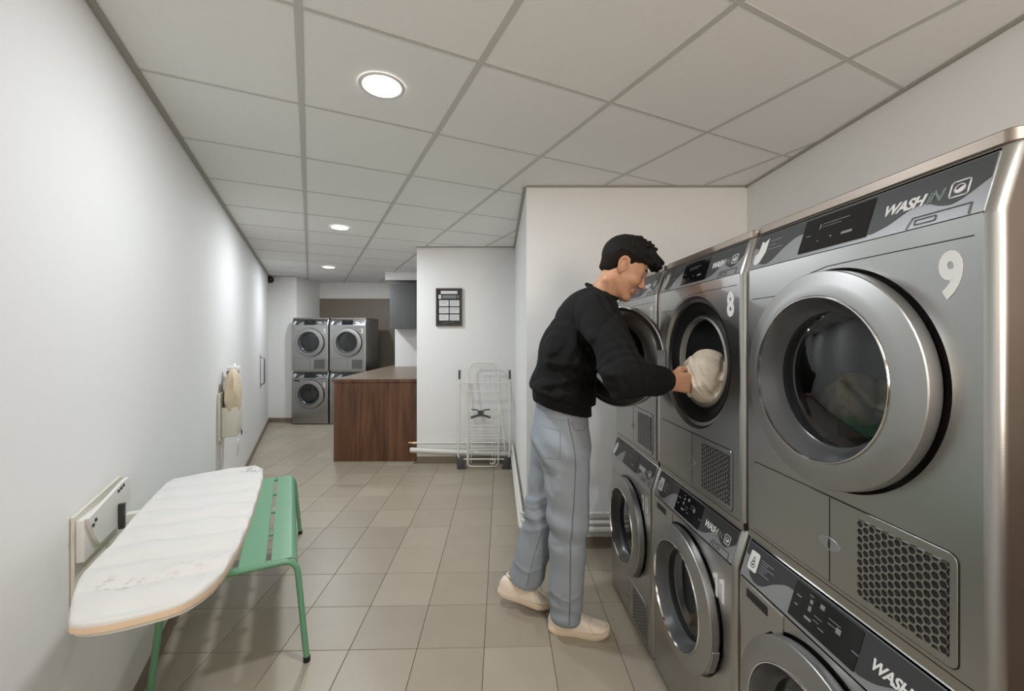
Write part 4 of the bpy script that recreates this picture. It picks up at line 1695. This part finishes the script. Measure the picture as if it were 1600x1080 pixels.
hair = mk('hair', solid_mesh([solid(hair_sdf, (0.33, 1.66, 1.62), (0.66, 1.90, 1.90), 0.0028)]), M['hair'], person)
mk('short_hair', solid_mesh([solid(side_sdf, (0.34, 1.66, 1.60), (0.60, 1.90, 1.86), 0.0028)]), M['hair_side'], person)
for s in (-1, 1):
    q = MB()
    q.tube([hw(0.0925, s * 0.014, 0.020), hw(0.087, s * 0.032, 0.0255), hw(0.073, s * 0.047, 0.020)], [0.0035, 0.0040, 0.0020], 8)
    mk('eyebrow', q.mesh(True), M['hair'], person)
    bm = bmesh.new()
    bmesh.ops.create_uvsphere(bm, u_segments=16, v_segments=10, radius=0.0100)
    me = bpy.data.meshes.new('m')
    bm.to_mesh(me)
    bm.free()
    e = mk('eye', auto_smooth(me, 60), M['eye'], person, hw(0.0735, s * 0.031, -0.003))
    mk('iris', me.copy(), None, e, tuple(HR @ Vector((0.0085, 0, -0.003))), (0, 0, 0)).scale = (0.5, 0.5, 0.5)
    e.children[0].data.materials.clear()
    e.children[0].data.materials.append(M['iris'])
    q = MB()
    arc = [hw(0.0735 + 0.0125 * math.cos(a) * math.cos(b), s * 0.031 + 0.0125 * math.sin(a), -0.003 + 0.0125 * math.cos(a) * math.sin(b)) for a, b in ((-0.9, 0.0), (-0.5, 0.22), (0, 0.3), (0.5, 0.22), (0.9, 0.0))]
    q.tube(arc, 0.0022, 6)
    mk('eyelid', q.mesh(True), M['skin'], person)
q = MB()
q.tube([hw(0.080, -0.019, -0.0675), hw(0.0935, -0.006, -0.066), hw(0.0935, 0.006, -0.066), hw(0.080, 0.019, -0.0675)], [0.002, 0.0042, 0.0042, 0.002], 8)
q.tube([hw(0.079, -0.017, -0.0755), hw(0.0915, -0.006, -0.0775), hw(0.0915, 0.006, -0.0775), hw(0.079, 0.017, -0.0755)], [0.002, 0.0050, 0.0050, 0.002], 8)
mk('lips', q.mesh(True), M['lip'], person)


# ---- sweatshirt
def wrinkle(P, amp, freq, dirv, warp=0.6, seed=0.0):
    d = np.array(dirv, float)
    d = d / np.linalg.norm(d)
    s = P @ d
    w = np.sin(P[..., 0] * 11 + seed) + np.sin(P[..., 1] * 9 + 1.7 * seed) + np.sin(P[..., 2] * 10 + 2.3 * seed)
    r = np.sin(s * freq + warp * w * 1.6)
    m_ = 0.5 + 0.5 * np.sin(P[..., 0] * 17 - P[..., 2] * 13 + P[..., 1] * 8 + seed * 3)
    return amp * np.sign(r) * np.abs(r) ** 1.5 * m_


def arm_fold(P, a, b, amp, t0, w):
    a = np.array(a)
    b = np.array(b)
    ab = b - a
    t = ((P - a) @ ab) / (ab @ ab)
    return amp * np.sin(t * 42 + 2.0 * np.sin(P[..., 2] * 30)) * np.exp(-((t - t0) / w) ** 2)


def pxz(u_, v_, Y):
    return ((u_ - 800) / F * Y, CAMZ - (v_ - 526.8) / F * Y)


def folds(P, segs, Yn, far=0.26):
    """soft ridges (amp > 0) and creases (amp < 0) along lines drawn on the near side"""
    x, y, z = P[..., 0], P[..., 1], P[..., 2]
    out = np.zeros(x.shape)
    for pts_, amp, w in segs:
        pp = [pxz(a, b, Yn) for a, b in pts_]
        best = None
        for (ax_, az_), (bx_, bz_) in zip(pp[:-1], pp[1:]):
            dx_, dz_ = bx_ - ax_, bz_ - az_
            t = np.clip(((x - ax_) * dx_ + (z - az_) * dz_) / (dx_ * dx_ + dz_ * dz_), 0, 1)
            dd = np.sqrt((x - ax_ - t * dx_) ** 2 + (z - az_ - t * dz_) ** 2)
            best = dd if best is None else np.minimum(best, dd)
        out -= amp * np.exp(-(np.sqrt(best ** 2 + 1e-5) / w) ** 1.3)
    return out * np.clip((Yn + far - y) / 0.08, 0, 1)


SWEAT_FOLDS = [
    ([(972, 481), (944, 494), (922, 514), (911, 540)], -0.006, 0.010),
    ([(911, 540), (924, 562), (944, 592)], -0.012, 0.014),
    ([(890, 505), (912, 528)], 0.006, 0.016),
    ([(865, 520), (858, 550), (857, 568)], 0.007, 0.020),
    ([(857, 568), (880, 570), (905, 566), (930, 575)], 0.010, 0.013),
    ([(862, 580), (885, 580), (915, 580)], -0.007, 0.010),
    ([(848, 605), (880, 598), (905, 585), (925, 572)], 0.009, 0.012),
    ([(836, 608), (860, 622), (900, 614), (935, 604)], 0.010, 0.013),
    ([(850, 612), (885, 606), (925, 596)], -0.006, 0.009),
    ([(842, 622), (870, 634), (910, 640)], 0.006, 0.010),
    ([(868, 500), (880, 520), (900, 540)], 0.004, 0.014),
    ([(933, 590), (930, 620), (924, 648)], 0.007, 0.012),
]


def sweat_sdf(P):
    x, y, z = P[..., 0], P[..., 1], P[..., 2]
    d = caps_wide(P, (0.240, 1.930, 1.02), (0.228, 1.930, 1.16), 0.146, 0.146, 1.36)
    d = smin(d, caps_wide(P, (0.228, 1.930, 1.16), (0.272, 1.890, 1.36), 0.143, 0.136, 1.42), 0.03)
    d = smin(d, caps_wide(P, (0.272, 1.890, 1.36), (0.312, 1.865, 1.50), 0.137, 0.108, 1.50), 0.04)
    d = smin(d, cap_(P, (0.345, 1.69, 1.535), (0.300, 2.00, 1.525), 0.070, 0.070), 0.05)
    d = smin(d, cap_(P, (0.345, 1.75, 1.57), (0.33, 1.92, 1.57), 0.062, 0.062), 0.04)
    rs, re, rw_ = J['rsh'], J['rel'], J['rwr']
    d = smin(d, cap_(P, rs, re, 0.083, 0.070), 0.035)
    fa = smin(cap_(P, re, tuple(np.array(re) * 0.25 + np.array(rw_) * 0.75), 0.066, 0.050), cap_(P, tuple(np.array(re) * 0.3 + np.array(rw_) * 0.7), tuple(np.array(re) * 0.1 + np.array(rw_) * 0.9), 0.048, 0.040), 0.02)
    d = smin(d, fa, 0.025)
    ls, le, lw_ = J['lsh'], J['lel'], J['lwr']
    d = smin(d, cap_(P, ls, le, 0.080, 0.064), 0.035)
    d = smin(d, cap_(P, le, tuple(np.array(le) * 0.05 + np.array(lw_) * 0.95), 0.062, 0.040), 0.025)
    d = d + arm_fold(P, re, rw_, 0.0030, 0.10, 0.35) + arm_fold(P, rs, re, 0.0022, 0.90, 0.25)
    d = d + folds(P, SWEAT_FOLDS, 1.72)
    d = d + 0.0022 * np.sin(38 * x + 21 * z + 2.0 * np.sin(17 * y + 9 * z)) * np.clip((1.45 - z) / 0.2, 0, 1)
    # armhole seam crease
    # hem: tilted plane, lower at the front; ribbed band drawn in
    hem = 1.128 - 0.26 * (x - 0.10) - z
    band = np.clip((hem + 0.060) / 0.012, 0, 1) * np.clip((np.abs(x - 0.23) < 0.3), 0, 1)
    body = np.where(z < 1.3, band * 0.018, 0)
    d = smax(d + body, hem * 0.95, 0.006)
    # neck opening
    nk = Vector((0.052, -0.030, 0.115)).normalized()
    NP = np.array([0.392, 1.815, 1.622])
    pl_ = (P - NP) @ np.array(nk)
    near = np.linalg.norm(P - np.array([0.38, 1.82, 1.60]), axis=-1)
    d = np.where(near < 0.14, smax(d, pl_, 0.006), d)
    return d


def hollow(P):
    return sweat_sdf(P)


sweat = mk('sweatshirt', solid_mesh([solid(hollow, (0.04, 1.29, 0.88), (0.64, 2.24, 1.66), 0.0062)]), M['sweat'], person)
# ribbed collar and cuff
nk = Vector((0.052, -0.030, 0.115)).normalized()
u1 = nk.cross(Vector((0, 1, 0))).normalized()
u2 = nk.cross(u1)
q = MB()
q.tube([Vector((0.390, 1.812, 1.618)) + u1 * 0.072 * math.cos(a) + u2 * 0.076 * math.sin(a) for a in [2 * PI * k / 36 for k in range(36)]], 0.0085, 10, closed=True)
mk('collar', q.mesh(True), M['sweat'], sweat)
q = MB()
re_, rw__ = Vector(J['rel']), Vector(J['rwr'])
ad = (rw__ - re_).normalized()
q.tube([rw__ - ad * 0.055, rw__ - ad * 0.045, rw__ - ad * 0.004, rw__ + ad * 0.004], [0.034, 0.0375, 0.0355, 0.030], 20)
mk('cuff', q.mesh(True), M['sweat'], sweat)


# ---- jeans
JEAN_FOLDS = [
    ([(868, 735), (862, 770), (858, 800)], 0.006, 0.010),
    ([(850, 725), (860, 760)], -0.007, 0.009),
    ([(880, 700), (872, 745), (864, 790)], 0.005, 0.012),
    ([(912, 720), (914, 780), (916, 830)], 0.005, 0.014),
    ([(866, 850), (885, 842), (905, 846)], -0.005, 0.010),
    ([(862, 930), (885, 938), (906, 930)], 0.006, 0.009),
    ([(862, 945), (885, 950), (906, 944)], -0.004, 0.006),
    ([(835, 690), (850, 715)], 0.005, 0.012),
]
LEFT_FOLDS = [
    ([(817, 780), (838, 772), (858, 757)], 0.008, 0.012),
    ([(815, 793), (835, 790), (856, 778)], -0.006, 0.010),
    ([(818, 805), (840, 800), (858, 790)], 0.006, 0.011),
    ([(808, 830), (830, 822), (852, 812)], 0.006, 0.011),
    ([(800, 880), (820, 890), (845, 885)], 0.006, 0.010),
    ([(836, 860), (828, 890), (822, 910)], 0.006, 0.009),
]


def jeans_sdf(P):
    x, y, z = P[..., 0], P[..., 1], P[..., 2]
    rh, rk, ra = LEG['rh'], LEG['rk'], LEG['ra']
    lh, lk, la = LEG['lh'], LEG['lk'], LEG['la']
    hips = caps_wide(P, (0.232, 1.955, 1.10), (0.228, 1.960, 0.96), 0.122, 0.128, 1.34)
    hips = smin(hips, caps_wide(P, (0.222, 1.965, 0.96), (0.228, 1.965, 0.88), 0.128, 0.105, 1.4), 0.03)
    r = cap_(P, (0.240, 1.880, 0.92), (0.258, 1.915, 0.60), 0.112, 0.090)
    r = smin(r, cap_(P, (0.258, 1.915, 0.60), (0.256, 1.985, 0.12), 0.090, 0.077), 0.03)
    r = smax(r, (0.070 - z), 0.006)
    l = cap_(P, (0.205, 2.055, 0.92), lk, 0.108, 0.092)
    dirl = (np.array(la) - np.array(lk))
    l = smin(l, cap_(P, lk, tuple(np.array(la) + dirl * 0.05), 0.090, 0.086), 0.03)
    dn = dirl / np.linalg.norm(dirl)
    l = smax(l, (P - (np.array(la) - dn * 0.005)) @ dn, 0.006)
    r = r + wrinkle(P, 0.0035, 34, (0.4, 0.2, 1), 0.9, 2.0) + 0.004 * np.sin(z * 70 + 3 * np.sin(x * 20)) * np.exp(-((z - 0.13) / 0.06) ** 2) \
        + 0.005 * np.sin(z * 46 + 14 * x) * np.exp(-((z - 0.55) / 0.12) ** 2)
    l = l + wrinkle(P, 0.0055, 36, (0.7, 0.1, 1), 0.9, 5.0) + 0.003 * np.sin(z * 44 - 22 * x) * np.exp(-((z - 0.60) / 0.14) ** 2)
    d = smin(hips, smin(r, l, 0.012), 0.035)
    d = d + 0.003 * np.sin(z * 50 + 30 * x + 2 * np.sin(y * 12)) * np.exp(-((z - 0.90) / 0.10) ** 2)
    d = d + folds(P, JEAN_FOLDS, 1.90, 0.20) + folds(P, LEFT_FOLDS, 2.10, 0.14) * (y > 1.98)
    return smax(d, z - 1.125, 0.004)


jeans = mk('jeans', solid_mesh([solid(jeans_sdf, (-0.05, 1.75, 0.04), (0.40, 2.31, 1.14), 0.0062)]), M['jeans'], person)
jm = jeans.data
tree = BVHTree.FromPolygons([v.co.copy() for v in jm.vertices], [tuple(p.vertices) for p in jm.polygons])


def drape(pts, lift=0.0015):
    """lay a line given as (x, z) on the near side of the trousers"""
    out = []
    for i in range(len(pts) - 1):
        a, b = pts[i], pts[i + 1]
        n = max(2, int(math.hypot(a[0] - b[0], a[1] - b[1]) / 0.012))
        for k in range(n):
            t = k / n
            x, z = a[0] * (1 - t) + b[0] * t, a[1] * (1 - t) + b[1] * t
            hit = tree.ray_cast(Vector((x, 1.2, z)), Vector((0, 1, 0)))
            if hit[0] is not None:
                out.append(hit[0] + hit[1] * lift)
    return out


def seam(name, pts, r=0.0022):
    p = drape(pts)
    if len(p) > 2:
        q_ = MB()
        q_.tube(p, r, 6)
        mk(name, q_.mesh(True), M['seam'], jeans)


seam('outseam', [(0.240, 1.07), (0.262, 0.96), (0.272, 0.86), (0.268, 0.70), (0.258, 0.50), (0.262, 0.30), (0.262, 0.085)], 0.0034)
seam('pocket_stitch', [(0.094, 1.035), (0.150, 1.026), (0.206, 1.018), (0.203, 0.900), (0.140, 0.895), (0.112, 0.94)], 0.0024)
seam('pocket_hem', [(0.095, 1.020), (0.205, 1.002)], 0.0016)
seam('pocket_stitch', [(0.194, 1.005), (0.191, 0.905)], 0.0016)
seam('front_pocket', [(0.255, 1.055), (0.268, 1.020), (0.315, 1.012), (0.345, 1.05)], 0.0022)
seam('yoke_seam', [(0.095, 1.085), (0.150, 1.070), (0.240, 1.058)], 0.0022)
seam('hem_stitch', [(0.186, 0.092), (0.26, 0.086), (0.330, 0.092)], 0.0022)
seam('inseam', [(0.150, 0.50), (0.120, 0.38), (0.085, 0.25), (0.075, 0.17)], 0.0026)
seam('hem_stitch', [(-0.010, 0.185), (0.060, 0.160), (0.150, 0.150)], 0.0022)


# ---- shoes
def shoe(name, heel, toe, label_side, pitch=0.0, roll=0.0):
    L_ = 0.295
    h_ = Vector(heel)
    t_d = Vector(toe) - h_
    yaw = math.atan2(t_d.y, t_d.x)
    mt = Matrix.Translation(h_) @ Matrix.Rotation(yaw, 4, 'Z') @ Matrix.Rotation(pitch, 4, 'Y')
    st = [0, .03, .10, .22, .36, .5, .64, .76, .87, .95, .99, 1.0]
    wd_ = [.012, .028, .036, .038, .036, .040, .047, .051, .048, .036, .020, .006]
    # sole
    vs, fs = [], []
    ol = [(s * L_, w) for s, w in zip(st, wd_)] + [(s * L_, -w) for s, w in reversed(list(zip(st, wd_)))]
    ol = [(x, y * 1.04) for x, y in ol]

    def rise(x):
        s = x / L_
        return 0.018 * max(0, (s - 0.72) / 0.28) ** 2 + 0.004 * max(0, (0.1 - s) / 0.1)
    n = len(ol)
    for z, k in ((0.0, 0.96), (0.004, 1.0), (0.022, 1.0), (0.027, 0.97)):
        for x, y in ol:
            vs.append(mt @ Vector((0.5 * L_ + (x - 0.5 * L_) * k, y * k, z + rise(x))))
    for i in range(3):
        for k in range(n):
            fs.append((i * n + k, i * n + (k + 1) % n, (i + 1) * n + (k + 1) % n, (i + 1) * n + k))
    fs.append(tuple(range(n))[::-1])
    fs.append(tuple(3 * n + k for k in range(n)))
    # upper: cross sections
    sh = mk(name, None, None, person)
    us = [.01, .05, .12, .22, .32, .42, .52, .62, .72, .82, .90, .96, .985]
    uh = [.060, .088, .098, .098, .098, .098, .088, .074, .062, .054, .045, .030, .016]
    uw = [.012, .029, .035, .037, .036, .037, .040, .044, .046, .045, .038, .026, .012]
    vs2, fs2 = [], []
    m_ = 17
    for s, h, w in zip(us, uh, uw):
        x = s * L_
        for k in range(m_):
            a = PI * k / (m_ - 1)
            c, sn = math.cos(a), math.sin(a)
            y = w * (1 if c >= 0 else -1) * abs(c) ** 0.65
            z = 0.020 + rise(x) + (h - 0.020) * sn ** 0.8
            vs2.append(mt @ Vector((x, y, z)))
    for i in range(len(us) - 1):
        for k in range(m_ - 1):
            fs2.append((i * m_ + k, i * m_ + k + 1, (i + 1) * m_ + k + 1, (i + 1) * m_ + k))
    fs2.append(tuple(range(m_)))
    fs2.append(tuple((len(us) - 1) * m_ + k for k in range(m_))[::-1])
    bpy.data.objects.remove(sh)
    sh = mk(name, auto_smooth(mesh(vs2, fs2), 70), M['shoe'], person)
    mk('sole', auto_smooth(mesh(vs, fs), 45), M['sole'], sh)
    for k in range(5):
        s = 0.50 + 0.052 * k
        hgt = np.interp(s, us, uh) + 0.003 + rise(s * L_)
        wv = 0.022
        q_ = MB()
        q_.tube([mt @ Vector((s * L_ - 0.004, -wv, hgt - 0.010)), mt @ Vector((s * L_, -wv * 0.5, hgt - 0.001)), mt @ Vector((s * L_ + 0.002, 0, hgt)), mt @ Vector((s * L_, wv * 0.5, hgt - 0.001)), mt @ Vector((s * L_ - 0.004, wv, hgt - 0.010))], 0.0028, 6)
        mk('lace', q_.mesh(True), M['shoe'], sh)
    q_ = MB()
    tp_ = [mt @ Vector((0.30 * L_ + 0.17 * L_ * math.cos(a) * 1.15, 0.030 * math.sin(a), 0.100 - 0.010 * math.cos(a))) for a in [2 * PI * k / 20 for k in range(20)]]
    q_.tube(tp_, 0.006, 8, closed=True)
    mk('ankle_collar', q_.mesh(True), M['shoe'], sh)
    q_ = MB()
    for s_ in (-1, 1):
        pts_ = []
        for s in (0.74, 0.70, 0.66, 0.64):
            w = np.interp(s, us, uw)
            h = np.interp(s, us, uh)
            a = {0.74: 0.15, 0.70: 0.45, 0.66: 0.8, 0.64: 1.2}[s]
            pts_.append(mt @ Vector((s * L_, s_ * w * math.cos(a) ** 0.65 * 1.01, 0.020 + rise(s * L_) + (h - 0.020) * math.sin(a) ** 0.8 + 0.001)))
        q_.tube(pts_, 0.0016, 6)
    mk('toe_seam', q_.mesh(True), M['sole'], sh)
    return sh


shoe('shoe', (0.175, 2.030, 0.0), (0.47, 1.985, 0.0), 'r')
shoe('shoe', (-0.080, 2.215, 0.068), (0.20, 2.185, 0.068), 'l', pitch=math.radians(13.5))


# ------------------------------------------------------------------ laundry
def cloth_ball(c, r, seed, h=0.005, folds=7):
    rn = random.Random(seed)
    blobs = []
    for k in range(folds):
        a = rn.uniform(0, 2 * PI)
        b = rn.uniform(-1, 1)
        p0 = Vector(c) + Vector((rn.uniform(-.4, .4) * r[0], rn.uniform(-.5, .5) * r[1], rn.uniform(-.6, .6) * r[2]))
        p1 = p0 + Vector((rn.uniform(-.5, .5) * r[0], rn.uniform(-.5, .5) * r[1], rn.uniform(-.6, .6) * r[2]))
        blobs.append((tuple(p0), tuple(p1), rn.uniform(.28, .42) * min(r), rn.uniform(.22, .36) * min(r)))

    ring = []
    for k in range(5):
        a0 = 2.4 * k + seed
        pts_ = []
        for m_ in range(7):
            t = a0 + m_ * 0.42
            e_ = 0.75 * math.sin(0.9 * m_ + k * 1.3)
            pts_.append(np.array(c) + np.array([r[0] * math.cos(e_) * math.cos(t), r[1] * math.cos(e_) * math.sin(t), r[2] * math.sin(e_)]))
        ring.append(pts_)

    def fn(P):
        d = ell(P, c, r)
        for pts_ in ring:
            b_ = None
            for p0, p1 in zip(pts_[:-1], pts_[1:]):
                c_ = cap_(P, p0, p1, 0.014, 0.014)
                b_ = c_ if b_ is None else np.minimum(b_, c_)
            d = smin(d, b_, 0.006)
            d = d + 0.006 * np.exp(-((b_ - 0.004) / 0.006) ** 2)
        d = d + wrinkle(P, 0.004, 70, (1, 0.6, 0.7), 0.9, seed)
        return d
    lo = [c[i] - r[i] * 1.3 - 0.01 for i in range(3)]
    hi = [c[i] + r[i] * 1.3 + 0.01 for i in range(3)]
    return solid_mesh([solid(fn, lo, hi, h)])


m8 = Vector((face(UPX, 1.516), 1.516, UPZ + 0.468))
tw = mk('towel', cloth_ball((0.732, 1.550, 1.270), (0.082, 0.106, 0.104), 11, 0.004), M['towel'])
tag(tw, 'crumpled cream towel being pushed into the open dryer marked 8', 'towel')
tw2 = mk('towel', cloth_ball((0.862, 1.045, 1.262), (0.065, 0.065, 0.065), 5, 0.006), M['towel2'])
tag(tw2, 'beige towel seen dimly through the glass door of dryer 9', 'towel')
